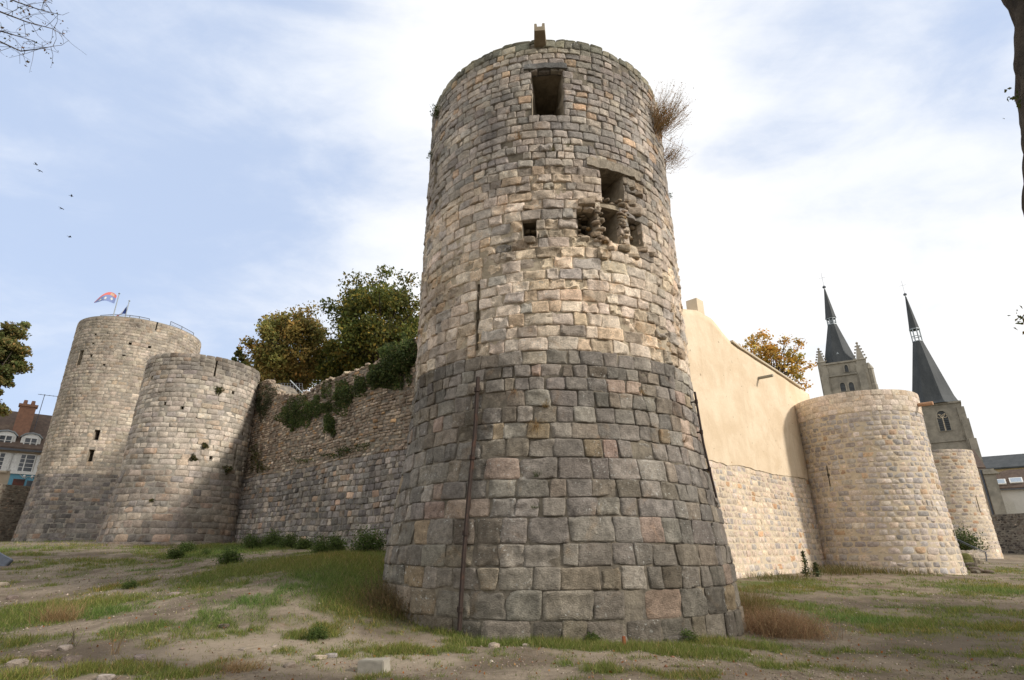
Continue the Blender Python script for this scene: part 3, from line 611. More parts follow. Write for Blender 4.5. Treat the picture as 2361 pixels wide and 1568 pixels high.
P, Q, C = stone_field(s1, wob(T4.surf, .02), 4, 4, 43, .010, .02, 7, .35, .02, .02, .08); mesh('masonry', P, Q, M['stone_new'], t4, C, True)
T4.core('mortar_core', -1., 10.12, h4, M['mortar_new'], t4, .5, .022)
cp = MB(); us = np.linspace(-.95, 2.2*3.8, 30); Pq = []
for u in us:
    for hh, vv in ((-.03, 10.1), (-.03, 11.1), (-.7, 11.1), (-.7, 10.1)): Pq.append(T4.surf(np.array(u), np.array(vv), np.array(hh)))
cp.add(Pq, [(4*i+k, 4*i+(k+1) % 4, 4*i+4+(k+1) % 4, 4*i+4+k) for i in range(29) for k in range(4)]+[(0, 3, 2, 1), (116, 117, 118, 119)]); cp.build('parapet', M['mortar_new'], t4)
for h in h4: T4.recess('arrow_slit', h, .45, t4, M['jamb'], M['dark'])

# ============================================================ curtain walls
class Wall:
    def __init__(s, p0, p1, Rz):
        s.p0 = np.array(p0, float); d = np.array(p1, float)-s.p0; s.L = np.linalg.norm(d); s.d = d/s.L; n = np.array([s.d[1], -s.d[0]]); s.n = n if np.dot(n, -s.p0) > 0 else -n; s.Rz = Rz
    def surf(s, U, Vv, H):
        r = s.Rz(Vv)+H; return np.stack([s.p0[0]+s.d[0]*U+s.n[0]*r, s.p0[1]+s.d[1]*U+s.n[1]*r, Vv], -1)
    def hit(s, vx, vy):
        d = ray(vx, vy); off = 0.
        for _ in range(4):
            t = np.dot(s.p0+s.n*off, s.n)/np.dot(d[:2], s.n); z = EYE+t*d[2]; off = float(s.Rz(z))
        p = d*t; return float(np.dot(p[:2]-s.p0, s.d)), float(z)
    def body(s, name, us, zb, zt, mat, parent, thick=1.8, inset=.04):
        P = []; fs = []; nz = 48
        for i, u in enumerate(us):
            zs = np.linspace(zb, zt[i], nz); f = s.surf(np.full(nz, u), zs, np.full(nz, -inset)); P += list(f)
            o = f[-1]-np.append(s.n, 0)*thick; P += [o, np.array([o[0], o[1], zb])]
        k = nz+2
        for i in range(len(us)-1):
            for j in range(k-1): fs.append((i*k+j, (i+1)*k+j, (i+1)*k+j+1, i*k+j+1))
        fs += [tuple(range(k)), tuple((len(us)-1)*k+j for j in range(k-1, -1, -1))]
        return mesh(name, P, fs, mat, parent)
WL = Wall((3.6, 18.98), (-20.6, 42.3), lambda z: smooth(z, [(0, .45), (6.2, .10), (6.3, .0), (20, -.05)]))
cl = empty('curtain_wall', (*WL.surf(np.array(20.), np.array(1.7), np.array(0.))[:2], 1.7), 'old rubble curtain wall overgrown with ivy, left of the corner tower', 'wall')
pts = [(560, 905), (600, 880), (618, 875), (640, 905), (680, 912), (715, 900), (745, 880), (790, 862), (850, 838), (900, 812), (955, 782), (975, 770)]
hp = sorted([WL.hit(*p) for p in pts]); tu = np.array([p[0] for p in hp]); tz = np.array([p[1] for p in hp])
ztop = lambda u: np.interp(u, tu, tz)
rg = np.random.default_rng(25); u_lo, u_hi = 7.5, WL.L+.8
def zL1(st): tower_cols(st, .22, 12, .3)
def zL2(st):
    tower_cols(st, .18, 13, .3); k = rg.random(len(st)) < .2; st[k, 4] -= rg.uniform(.02, .06, k.sum())
s1 = layout(.9, 6.1, .36, .30, 1.35, u_lo, u_hi, rg, P_WALLG, (), None, .17, .018, 1.3, .004, zL1, (.5, 1.6))
s2 = layout(6.1, 15.2, .16, .16, 1.9, u_lo, u_hi, rg, P_RUB, (), lambda u: float(ztop(u)), .20, .022, 1.5, .03, zL2, (.5, 1.6))
P, Q, C = merge([stone_field(s1, wob(WL.surf, .035), 6, 6, 51, .009, .026, 8, .25, .03, .022, .12), stone_field(s2, wob(WL.surf, .04), 4, 4, 52, .010, .024, 6, .5, .02, .02, .1)]); mesh('masonry', P, Q, M['stone_far'], cl, C, True)
us = np.linspace(5, u_hi, 60); WL.body('rubble_core', us, -.2, ztop(us)-.12+.10*fbm2(us*1.3, us*0, 3, 4), M['mortar'], cl, 1.8, .055)
# top stones
rb = [WL.surf(np.array(u), np.array(float(ztop(u))-.08+rg.uniform(-.05, .06)), np.array(-rg.uniform(0, .6))) for u in rg.uniform(8, u_hi-.3, 260)]
P, Q, C = rocks(rb, rg.uniform(.10, .2, 260), rg, [(3, (.38, .33, .26)), (2, (.30, .26, .2))], .6, 1); mesh('broken_crest', P, Q, M['rubble'], cl, C, True)
# right: ashlar foot under plaster
WR = Wall((-1.2, 19.0), (21.6, 40.27), lambda z: smooth(z, [(0, .42), (5.8, .06), (20, 0.)]))
cr = empty('curtain_wall', (*WR.surf(np.array(22.), np.array(.1), np.array(0.))[:2], .1), 'restored curtain wall with ochre plaster above a pale stone foot, right of the corner tower', 'wall')
rg = np.random.default_rng(26)
s1 = layout(-.5, 6.1, .34, .30, 1.5, 10.5, WR.L+.6, rg, [(4, (.52, .45, .37)), (3, (.47, .42, .36)), (2, (.38, .36, .335)), (2, (.57, .49, .38)), (.4, (.47, .32, .2))], (), None, .08, .006, 1, 0, z3)
P, Q, C = stone_field(s1, wob(WR.surf, .02), 5, 5, 53, .010, .020, 7, .35, .022, .022, .08); mesh('stone_foot', P, Q, M['stone_new'], cr, C, True)
us = np.linspace(8, WR.L+.8, 40); WR.body('mortar_core', us, -1, np.full(40, 6.1), M['mortar_new'], cr, 1.9, .02)
pp = [(1500, 700), (1578, 713), (1606, 716), (1617, 722), (1640, 735), (1663, 764), (1688, 794), (1750, 834), (1800, 866), (1858, 905), (1900, 930)]
hp = [WR.hit(*p) for p in pp]; pu = np.array([p[0] for p in hp]); pz = np.array([p[1] for p in hp])
us = np.linspace(pu[0], WR.L+.9, 90); zs = np.linspace(0, 1, 24); Pq = []
for u in us:
    zt = np.interp(u, pu, pz)
    for z in zs:
        zb_ = 5.84+.09*float(fbm2(np.array(u*.9), np.array(.2), 4, 62)); zz = zb_+(zt-zb_)*z; Pq.append(WR.surf(np.array(u), np.array(zz), np.array(.022+.02*float(fbm2(np.array(u*.8), np.array(zz*.8), 3, 61)))))
    f = Pq[-1]; nn = np.append(WR.n, 0); Pq += [f-nn*1.0, np.array([*(f-nn*1.0)[:2], zb_])]
k = 26; fs = np.array([(i*k+j, (i+1)*k+j, (i+1)*k+j+1, i*k+j+1) for i in range(89) for j in range(25)]); mesh('plaster_face', Pq, fs, M['plaster'], cr, None, False)
cpm = MB(); e0 = WR.hit(1685, 793); e1 = WR.hit(1845, 896); nn = np.append(WR.n, 0)
for i in range(14):
    a_, b_ = i/14, (i+1)/14-.002; ua, ub = e0[0]+(e1[0]-e0[0])*a_, e0[0]+(e1[0]-e0[0])*b_; za, zb = np.interp(ua, pu, pz), np.interp(ub, pu, pz)
    p0, p1 = WR.surf(np.array(ua), np.array(za), np.array(.16)), WR.surf(np.array(ub), np.array(zb), np.array(.16))
    cpm.prism([p0+(0, 0, .005), p1+(0, 0, .005), p1+(0, 0, .13), p0+(0, 0, .13)], -nn*1.3)
cpm.build('coping', M['pale_cap'], cr)
bl_ = MB(); a_ = WR.hit(1617, 720); p0 = WR.surf(np.array(a_[0]), np.array(a_[1]), np.array(-.35)); bl_.box(p0+(0, 0, .28), np.append(WR.d, 0)*.38, nn*.35, (0, 0, .55)); bl_.build('merlon', M['plaster'], cr)
a_ = WR.hit(1748, 872); sp = MB(); p0 = WR.surf(np.array(a_[0]), np.array(a_[1]), np.array(-.1)); sp.tube([p0, p0+nn*1.05+np.array([0, 0, -.02])], .10, 8); sp.build('water_spout', M['concrete'], cr)

# ============================================================ frames for far buildings
class Fr:
    """vertical plane facing the viewpoint at distance r; l to the right, dep away, z up"""
    def __init__(s, vx, vy, r):
        d = ray(vx, vy); q = math.atan2(d[0], d[1]); s.e = np.array([math.cos(q), -math.sin(q), 0]); s.f = np.array([math.sin(q), math.cos(q), 0]); s.r = r
    def P(s, vx, vy, dep=0.):
        d = ray(vx, vy); return d*((s.r+dep)/np.dot(d, s.f))+np.array([0, 0, EYE])
    def L(s, vx, vy, dep=0.):
        p = s.P(vx, vy, dep); return float(np.dot(p, s.e)), float(p[2])
    def W(s, l, dep, z): return s.e*l+s.f*(s.r+dep)+np.array([0, 0, z])
    def box(s, mb, l0, l1, d0, d1, z0, z1): mb.box(s.W((l0+l1)/2, (d0+d1)/2, (z0+z1)/2), s.e*(l1-l0)/2, s.f*(d1-d0)/2, (0, 0, (z1-z0)/2))
    def poly(s, mb, pts, d0, d1): mb.prism([s.W(l, d0, z) for l, z in pts], s.f*(d1-d0))
def arch(cx, z0, z1, w, n=6):
    """pointed arch outline"""
    h = z1-z0; sp = z0+h*.62; out = [(cx-w/2, z0), (cx+w/2, z0), (cx+w/2, sp)]
    for i in range(1, n): t = i/n; out.append((cx+w/2*math.cos(t*math.pi/2)**.8, sp+(z1-sp)*math.sin(t*math.pi/2)))
    out.append((cx, z1))
    for i in range(n-1, 0, -1): t = i/n; out.append((cx-w/2*math.cos(t*math.pi/2)**.8, sp+(z1-sp)*math.sin(t*math.pi/2)))
    return out+[(cx-w/2, sp)]
def ringpts(o, i): return o, i
def arch_frame(fr, mb, cx, z0, z1, w, t, d0, d1):
    o = arch(cx, z0-t*.3, z1+t, w+2*t); i = arch(cx, z0, z1, w); n = len(o)
    V = [fr.W(l, d0, z) for l, z in o]+[fr.W(l, d0, z) for l, z in i]+[fr.W(l, d1, z) for l, z in o]+[fr.W(l, d1, z) for l, z in i]
    fs = []
    for k in range(n):
        k2 = (k+1) % n; fs += [(k, k2, n+k2, n+k), (k, 2*n+k, 2*n+k2, k2), (n+k, n+k2, 3*n+k2, 3*n+k)]
    mb.add(V, fs)

# ------------------------------------------------------------ church
z1 = lambda x, y: ((3200+x/2.529)/1.7348, (1080+y/2.529)/1.7348)
z2 = lambda x, y: ((3600+x/2.091)/1.7348, (1600+y/2.091)/1.7348)
FA = Fr(1935, 850, 120); FB = Fr(2150, 930, 133)
church = empty('church', (*FA.W(4, 8, 0)[:2], 3), 'grey stone church with two slate spires rising behind the restored tower', 'church')
def steeple(fr, apex, ub, ubl, lan, lanl, base, basel, eave, bodyL, bodyR, low, rot, flare, cols, seed):
    """one bell tower with its broach spire, open lantern and tip"""
    ax, az_ = fr.L(*apex); l0, z0 = fr.L(*basel); l1, zb = fr.L(*base)
    cx = (fr.L(*bodyL)[0]+fr.L(*bodyR)[0])/2 if False else (l0+l1)/2; hw = (l1-l0)/2
    eb = fr.L(*eave)[1]; bw = (fr.L(*bodyR)[0]-fr.L(*bodyL)[0])/2
    cx = fr.L(*apex)[0]; dc = hw
    c = fr.W(cx, dc, 0)
    body = MB(); fr.box(body, cx-bw, cx+bw, 0, 2*dc, 2, eb)
    for zz in (eb-.25, low): fr.box(body, cx-bw-.22, cx+bw+.22, -.22, 2*dc+.2, zz-.12, zz+.22)
    bt = body.build('bell_tower', M['church'], church)
    zl0 = fr.L(*lan)[1]; zl1 = fr.L(*ub)[1]; rl = abs(fr.L(*lan)[0]-fr.L(*lanl)[0])/2; ru = abs(fr.L(*ub)[0]-fr.L(*ubl)[0])/2
    sp = MB(); r0 = hw/math.cos(math.pi/8); rr = math.atan2(fr.f[1], fr.f[0])+math.pi/8
    prof = ([(eb-.05, r0*1.22), (eb+.5, r0*1.1), (eb+1.5, r0)] if flare else [(eb-.05, r0*1.04)])+[(zl0, rl*1.02)]
    sp.frust(c[0], c[1], prof, 8, rr); so_ = sp.build('spire', M['slate'], bt)
    ln = MB(); h = zl1-zl0
    for k in range(8):
        q = rr+2*math.pi*k/8; x, y = c[0]+rl*.93*math.cos(q), c[1]+rl*.93*math.sin(q); ln.tube([(x, y, zl0-.1), (x, y, zl1)], .11, 6)
    for t, hh, ov in ((0, .16, 1.08), (.42, .10, 1.0), (.97, .2, 1.1)):
        za = zl0+h*t; n = 8; V = []; fs = []
        for k in range(8):
            q = rr+2*math.pi*k/8
            for r_, z_ in ((rl*.80, za), (rl*ov, za), (rl*ov, za+hh), (rl*.80, za+hh)): V.append((c[0]+r_*math.cos(q), c[1]+r_*math.sin(q), z_))
        for k in range(8):
            for j in range(4): fs.append((4*k+j, 4*((k+1) % 8)+j, 4*((k+1) % 8)+(j+1) % 4, 4*k+(j+1) % 4))
        ln.add(V, fs)
    if not flare: ln.frust(c[0], c[1], [(zl0, rl*.45), (zl1, rl*.45)], 8, rr)
    ln.build('lantern', M['lead'], bt)
    tp = MB(); tp.frust(c[0], c[1], [(zl1+.15, ru*1.08), (zl1+.5, ru), (az_-.1, .1)], 8, rr); tp.build('spire_tip', M['slate'], bt)
    ld = MB(); ld.frust(c[0], c[1], [(az_-2.6, ru*.235), (az_-.05, .12)], 8, rr); ld.build('lead_cap', M['lead'], bt)
    fn = MB(); fn.frust(c[0], c[1], [(az_-.1, .06), (az_+.0, .3), (az_+.25, .34), (az_+.5, .1)], 10); fn.tube([(c[0], c[1], az_), (c[0], c[1], az_+3.4)], .022, 5)
    fn.tube([c+np.array([0, 0, az_+2.3])-fr.e*.6, c+np.array([0, 0, az_+2.3])+fr.e*.6], .02, 5); fn.build('finial_cross', M['iron'], bt)
    return bt, cx, bw, dc, eb, c
strA = FA.L(*z1(440, 1062))[1]; strB = FB.L(*z2(400, 345))[1]
bA, cxA, bwA, dcA, ebA, cA = steeple(FA, z1(235, 130), z1(365, 440), z1(250, 450), z1(372, 505), z1(270, 505), z1(580, 912), z1(245, 935), z1(412, 925), z1(215, 1000), z1(592, 1000), strA, 0, False, 8, 1)
bB, cxB, bwB, dcB, ebB, cB = steeple(FB, z1(1050, 200), z1(1195, 545), z1(1085, 555), z1(1228, 675), z1(1115, 690), z1(1560, 1340), z1(1124, 1380), z1(1340, 1352), z1(1095, 1420), z1(1605, 1420), strB, 0, True, 8, 2)
def pinn(fr, apex, basept, w, parent):
    l, za = fr.L(*apex); lb_, zb = fr.L(*basept); mb = MB(); c = fr.W(lb_, .6, 0); rr = math.atan2(fr.f[1], fr.f[0])+math.pi/4
    mb.frust(c[0], c[1], [(zb-7.5, w*1.35), (zb-.2, w*1.3), (zb, w*1.5), (zb+.2, w*1.1), (za, .12)], 4, rr)
    for k in range(5):
        t = (k+.6)/5.5; z_ = zb+(za-zb)*t; r_ = w*1.05*(1-t)+.12
        for s_ in (-1, 1): mb.box(c+np.array([0, 0, z_])+fr.e*s_*(r_+.05), fr.e*.16, fr.f*.14, (0, 0, .12))
    mb.frust(c[0], c[1], [(za-.15, .1), (za+.1, .28), (za+.35, .05)], 6); mb.build('pinnacle', M['church'], parent)
pinn(FA, z1(188, 795), z1(213, 935), .75, bA); pinn(FA, z1(575, 735), z1(612, 905), .85, bA)
tm = MB(); lt, zt = FA.L(*z1(700, 975)); ct = FA.W(lt, 2.6, 0); hwT = abs(FA.L(*z1(745, 1000))[0]-FA.L(*z1(655, 1000))[0])/2
tm.frust(ct[0], ct[1], [(2, hwT*1.15), (FA.L(*z1(700, 1140))[1], hwT*1.15), (FA.L(*z1(700, 1135))[1]+.2, hwT*1.0), (zt, hwT), (zt+.15, hwT*1.15), (FA.L(*z1(660, 905))[1], .2)], 8); tm.build('stair_turret', M['church'], bA)
def window(fr, x, ytop, ybot, w_px, parent, zf=z1, louv=5, mull=0, name='belfry_window'):
    l, zt = fr.L(*zf(x, ytop)); _, zb = fr.L(*zf(x, ybot)); w = abs(fr.L(*zf(x+w_px/2, (ytop+ybot)/2))[0]-fr.L(*zf(x-w_px/2, (ytop+ybot)/2))[0])
    mb = MB(); arch_frame(fr, mb, l, zb, zt, w, .22, -.16, .05); f = mb.build(name, M['church'], parent)
    g = MB(); fr.poly(g, arch(l, zb, zt, w), -.03, .02); g.build('louvre_panel', M['slate'], parent)
    if louv:
        lv = MB()
        for k in range(louv):
            z_ = zb+(zt-zb)*.62*(k+.5)/louv; lv.prism([fr.W(l-w/2, -.06, z_), fr.W(l+w/2, -.06, z_), fr.W(l+w/2, -.14, z_-.22), fr.W(l-w/2, -.14, z_-.22)], (0, 0, .04))
        lv.build('louvre', M['slate'], parent)
    if mull:
        m_ = MB(); fr.box(m_, l-.1, l+.1, -.14, -.035, zb, zb+(zt-zb)*.7)
        for s_ in (-1, 1):
            c_ = [fr.W(l+s_*w*.25+w*.22*math.cos(a), -.09, zb+(zt-zb)*.74+w*.22*math.sin(a)) for a in np.linspace(0, 2*math.pi, 13)]; m_.tube(c_, .06, 5)
            m_.tube([fr.W(l, -.09, zb+(zt-zb)*.6), fr.W(l+s_*w*.3, -.09, zb+(zt-zb)*.86)], .07, 5)
        m_.build('tracery', M['pale_cap'], parent)
window(FA, 462, 962, 1035, 36, bA, louv=0); window(FA, 425, 1142, 1230, 52, bA); window(FA, 512, 1136, 1222, 52, bA)
window(FB, 340, 92, 262, 92, bB, zf=z2, louv=6, mull=1)
dm = MB(); l, zb = FA.L(*z1(392, 900)); _, zt = FA.L(*z1(388, 822)); dz = .9; FA.poly(dm, [(l-.75, zb), (l+.75, zb), (l+.75, zt-1.3), (l, zt), (l-.75, zt-1.3)], .3, 2.6); dm.build('dormer', M['lead'], bA)
dm = MB(); FA.poly(dm, [(l-.3, zb+.4), (l+.3, zb+.4), (l+.3, zt-1.4), (l, zt-.9), (l-.3, zt-1.4)], .22, .29); dm.build('dormer_opening', M['dark'], bA)
bt = MB()      # corner buttresses
for s_, w_ in ((-1, .9), (1, .9)):
    for z_t, ex in ((ebB-1.2, .35), (FB.L(*z2(540, 160))[1], .75), (strB, 1.25)): FB.box(bt, cxB+s_*(bwB+ex/2-.3)-.55, cxB+s_*(bwB+ex/2-.3)+.55, -ex, .5, 2, z_t)
bt.build('buttress', M['church'], bB)
bt = MB()
for s_ in (-1, 1):
    for z_t, ex in ((ebA-1., .35), (strA, .7)): FA.box(bt, cxA+s_*(bwA+ex/2-.3)-.6, cxA+s_*(bwA+ex/2-.3)+.6, -ex, .5, 2, z_t)
bt.build('buttress', M['church'], bA)
# aisle with brown tiled roof in front of the right spire
FN = Fr(2250, 1060, 118); nm = MB(); l0 = FN.L(*z2(150, 500))[0]; l1, zr = FN.L(*z2(720, 575)); zt = FN.L(*z2(640, 388))[1]; le = FN.L(*z2(650, 388))[0]
nm.prism([FN.W(l0, 6, zt), FN.W(le-.6, 6, zt), FN.W(l1, 0, zr), FN.W(l0, 0, zr)], (0, 0, .35)); nm.build('aisle_roof', M['tile'], church)
nm = MB(); FN.box(nm, l0, l1-.5, .6, 6, 1, zr-.1); nm.build('aisle_wall', M['render'], church)
nm = MB(); lb_ = FN.L(*z2(735, 620))[0]; FN.box(nm, lb_-.5, lb_+.9, -.8, .5, 1, FN.L(*z2(730, 580))[1]); FN.poly(nm, [(lb_-.6, FN.L(*z2(730, 625))[1]), (lb_+1.5, FN.L(*z2(730, 625))[1]), (lb_+1.0, FN.L(*z2(730, 625))[1]+.5), (lb_-.6, FN.L(*z2(730, 625))[1]+.5)], -1.2, .5); nm.build('buttress', M['church'], church)
nm = MB(); p_ = [FN.L(*z2(695, 585)), FN.L(*z2(790, 965))]; nm.tube([FN.W(lb_-.75, -.3, p_[0][1]), FN.W(lb_-.75, -.3, p_[1][1])], .16, 8); nm.build('drainpipe', M['iron'], church)
# ------------------------------------------------------------ houses on the right
FH = Fr(2335, 1150, 125)
hw_ = empty('house', (*FH.W(FH.L(*z2(900, 850))[0], 3, 0)[:2], 2), 'white rendered house with a brown roof and two skylights above the dark boundary wall', 'house')
l0, ze = FH.L(*z2(765, 748)); l1 = FH.L(*z2(1400, 748))[0]; zb = FH.L(*z2(800, 1100))[1]; zr = FH.L(*z2(905, 597), 4)[1]; lr = FH.L(*z2(905, 597), 4)[0]
mb = MB(); FH.box(mb, l0, l1, 0, 8, zb-4, ze); mb.build('wall', M['grey_wall'], hw_)
mb = MB(); mb.prism([FH.W(l0-.3, -.4, ze-.1), FH.W(l1, -.4, ze-.1), FH.W(l1, 4, zr), FH.W(lr, 4, zr), FH.W(l0-.3, 2.6, ze+(zr-ze)*.75)], (0, 0, .25)); mb.build('roof', M['tile'], hw_)
mb = MB(); FH.box(mb, l0-.3, l1, -.55, -.4, ze-.22, ze-.04); mb.build('gutter', M['iron'], hw_)
for x in (835, 975):
    a_, zz = FH.L(*z2(x, 700 if x < 900 else 686)); t = (zz-ze)/(zr-ze); d_ = -.4+4.4*t
    mb = MB(); sl_ = np.array((FH.W(0, 4, zr)-FH.W(0, -.4, ze))); sl_ /= np.linalg.norm(sl_); nn_ = np.cross(FH.e, sl_); mb.box(FH.W(a_, d_, zz+.35), FH.e*.85, sl_*.75, nn_*.1); k = mb.build('skylight', M['white'], hw_)
    mb = MB(); mb.box(FH.W(a_, d_, zz+.35)-nn_*0, FH.e*.68, sl_*.58, nn_*.115); mb.build('pane', flat_mat('sky_glass', (.35, .42, .5), .2), k)
mb = MB(); a_, zt = FH.L(*z2(878, 850)); FH.box(mb, a_-1.1, a_+1.1, -.04, .02, FH.L(*z2(890, 960))[1], zt); mb.build('door', flat_mat('faded_grey_door', (.50, .50, .47)), hw_)
FL = Fr(2335, 1060, 160); l0, zr = FL.L(*z2(680, 487), 6); _, ze = FL.L(*z2(760, 582)); l1 = FL.L(*z2(1500, 560))[0]
lh = empty('house', (*FL.W(l0+10, 4, 0)[:2], 2), 'long house with a dark slate roof and ochre wall behind the white house', 'house')
mb = MB(); FL.box(mb, l0, l1, 0, 12, 1, ze); mb.build('wall', noise_mat('ochre_render', (.52, .40, .25), (.46, .35, .21), 1), lh)
mb = MB(); mb.prism([FL.W(l0-.4, -.4, ze), FL.W(l1, -.4, ze), FL.W(l1, 6, zr), FL.W(l0-.4, 6, zr)], (0, 0, .3)); mb.prism([FL.W(l0-.4, 12.4, ze), FL.W(l1, 12.4, ze), FL.W(l1, 6.01, zr), FL.W(l0-.4, 6.01, zr)], (0, 0, .3)); mb.build('roof', M['slate'], lh)
def rubble_wall(p0, p1, zb, ztop, label, pal, seed, h=.22, mat='stone_far'):
    wl = Wall(p0, p1, lambda z: np.asarray(z)*0.); e_ = empty('boundary_wall', (*np.mean([p0, p1], 0), zb+.4), label, 'wall'); rg = np.random.default_rng(seed)
    st = layout(zb, ztop, h, h*.9, 1.7, 0, wl.L, rg, pal, (), None, .2, .02, 1.4, .02, lambda s: tower_cols(s, .25, seed, .3)); P, Q, C = stone_field(st, wob(wl.surf, .03), 3, 3, seed, .018, .03, 4, .6, .03, .02, .1); mesh('masonry', P, Q, M[mat], e_, C, True)
    us = np.linspace(0, wl.L, 12); wl.body('core', us, zb-1, np.full(12, ztop+.03), M['mortar'], e_, .6, .04); return wl
p0, p1 = at(2268, 1300, 98), at(2500, 1300, 92); rubble_wall(p0[:2], p1[:2], 0., at(2320, 1186, 96)[2], 'dark rubble boundary wall at the far right edge below the white house', [(4, (.12, .105, .09)), (3, (.085, .077, .07)), (1, (.2, .17, .13))], 71, .3)
p0, p1 = at(-160, 1200, 84), at(90, 1200, 88); rubble_wall(p0[:2], p1[:2], 1.6, at(30, 1118, 86)[2], 'low weathered rubble boundary wall at the far left edge below the shop', [(4, (.25, .22, .18)), (3, (.20, .18, .15)), (1, (.31, .25, .19))], 72, .26)
# ------------------------------------------------------------ shop house on the left
z3_ = lambda x, y: ((0+x/2.412)/1.7348, (1550+y/2.412)/1.7348)
FS = Fr(30, 1050, 96); hs = empty('house', (*FS.W(FS.L(*z3_(200, 900))[0], 3, 0)[:2], 6), 'cream townhouse with brick chimney, white shutters and a blue shopfront at the left edge', 'house')
l0 = FS.L(*z3_(-420, 700))[0]; l1 = FS.L(*z3_(480, 700))[0]; ze = FS.L(*z3_(185, 605))[1]; zr = FS.L(*z3_(235, 262), 4.5)[1]
mb = MB(); FS.box(mb, l0, l1, 0, 9, 2, ze); mb.build('wall', M['render'], hs)
mb = MB(); mb.prism([FS.W(l0, -.5, ze), FS.W(l1, -.5, ze), FS.W(l1, 4.5, zr), FS.W(l0, 4.5, zr)], (0, 0, .3)); mb.prism([FS.W(l0, 9.5, ze), FS.W(l1, 9.5, ze), FS.W(l1, 4.51, zr), FS.W(l0, 4.51, zr)], (0, 0, .3)); rf = mb.build('roof', M['tile'], hs)
mb = MB(); FS.box(mb, l0, l1, -.68, -.5, ze-.15, ze+.08); mb.build('gutter', M['iron'], hs)
a0 = FS.L(*z3_(195, 440), 1.2)[0]; zt = FS.L(*z3_(265, 185), 1.2)[1]; mb = MB(); FS.box(mb, a0-.85, a0+.85, 1.0, 2.2, ze+1, zt); FS.box(mb, a0-1.0, a0+1.0, .85, 2.35, zt, zt+.3)
mb.build('chimney', M['brick'], rf)
for dx in (-.4, .4):
    mb = MB(); c = FS.W(a0+dx, 1.6, 0); mb.frust(c[0], c[1], [(zt+.3, .24), (zt+.9, .2)], 10); mb.build('chimney_pot', M['brick'], rf)
mb = MB(); c = FS.W(a0+1.3, 1.6, 0); mb.tube([c+(0, 0, ze+3), c+(0, 0, zt+2.0)], .04, 5); mb.tube([c+(0, 0, zt+1.9)-FS.e*.7, c+(0, 0, zt+1.95)+FS.e*1.5], .035, 5)
for k in range(4): mb.tube([c+(0, 0, zt+1.93)+FS.e*(-.4+.45*k)-FS.f*.35, c+(0, 0, zt+1.93)+FS.e*(-.4+.45*k)+FS.f*.35], .02, 4)
mb.build('aerial', M['iron'], rf)
def casement(fr, l, z0, z1_, w, parent, dep=-.05, name='window', rows=4):
    mb = MB(); t = .12; fr.box(mb, l-w/2-t, l-w/2, dep-.1, dep+.06, z0-t, z1_+t); fr.box(mb, l+w/2, l+w/2+t, dep-.1, dep+.06, z0-t, z1_+t); fr.box(mb, l-w/2, l+w/2, dep-.1, dep+.06, z1_, z1_+t); fr.box(mb, l-w/2, l+w/2, dep-.1, dep+.06, z0-t, z0)
    fr.box(mb, l-.06, l+.06, dep-.09, dep+.05, z0, z1_)
    for k in range(1, rows): zz = z0+(z1_-z0)*k/rows; fr.box(mb, l-w/2, l-.06, dep-.07, dep+.04, zz-.03, zz+.03); fr.box(mb, l+.06, l+w/2, dep-.07, dep+.04, zz-.03, zz+.03)
    f = mb.build(name, M['white'], parent); g = MB(); fr.box(g, l-w/2, l+w/2, dep-.02, dep+.02, z0, z1_); g.build('pane', M['glass'], f); return f
for x, yt, yb, xs in ((236, 650, 808, (160, 320)), (-20, 632, 790, (66, -110))):
    l, zt_ = FS.L(*z3_(x+8, yt)); _, zb_ = FS.L(*z3_(x-12, yb)); l = FS.L(*z3_(x, (yt+yb)/2))[0]; w_ = 1.75; casement(FS, l, zb_, zt_, w_, hs)
    mb = MB(); FS.box(mb, l-w_/2-.3, l+w_/2+.3, -.28, 0, zb_-.35, zb_-.12); mb.build('sill', M['pale_cap'], hs)
    for s_ in (-1, 1):
        mb = MB(); c_ = l+s_*(w_/2+.70); hh = (zb_+zt_)/2; FS.box(mb, c_-.52, c_+.52, -.09, -.01, zb_-.1, zt_+.1)
        for za, zc in ((zb_+.05, hh-.08), (hh+.08, zt_-.05)):
            for k in range(7): zz = za+(zc-za)*(k+.5)/7; FS.box(mb, c_-.4, c_+.4, -.13, -.09, zz-.07, zz+.05)
        mb.build('shutter', M['white'], hs)
for x, y in ((46, 515), (290, 540)):
    l, zz = FS.L(*z3_(x, y)); dn = MB(); pts_ = [(l-1., zz-1.3), (l+1., zz-1.3), (l+1., zz+.75), (l+.6, zz+1.12), (l, zz+1.25), (l-.6, zz+1.12), (l-1., zz+.75)]; FS.poly(dn, pts_, .15, 2.6); d_ = dn.build('dormer', M['white'], rf)
    dn = MB(); FS.poly(dn, [(l-1.15, zz+.72), (l-.65, zz+1.16), (l, zz+1.3), (l+.65, zz+1.16), (l+1.15, zz+.72), (l+1.15, zz+.85), (l+.7, zz+1.3), (l, zz+1.45), (l-.7, zz+1.3), (l-1.15, zz+.85)], .0, 2.8); dn.build('dormer_roof', M['lead'], rf)
    casement(FS, l, zz-1.0, zz+.65, 1.15, hs, .08, 'dormer_window', 3)
lA = FS.L(*z3_(100, 840))[0]; zA_ = FS.L(*z3_(200, 838))[1]; zB_ = 3.; lB = l1
mb = MB(); FS.box(mb, lA, lB, -.3, -.004, zB_, zA_); sf = mb.build('shopfront', M['blue'], hs)
mb = MB(); FS.box(mb, lA-.1, lB, -.5, -.004, zA_, zA_+.35); mb.build('cornice', M['white'], hs)
a_, b_ = FS.L(*z3_(125, 900))[0], FS.L(*z3_(240, 900))[0]; mb = MB(); FS.box(mb, a_, b_, -.34, -.28, zB_+.5, FS.L(*z3_(180, 885))[1]); mb.build('shop_window', noise_mat('shop_display', (.16, .05, .03), (.04, .03, .03), .9, .3, 0, .01, (.30, .16, .06)), sf)
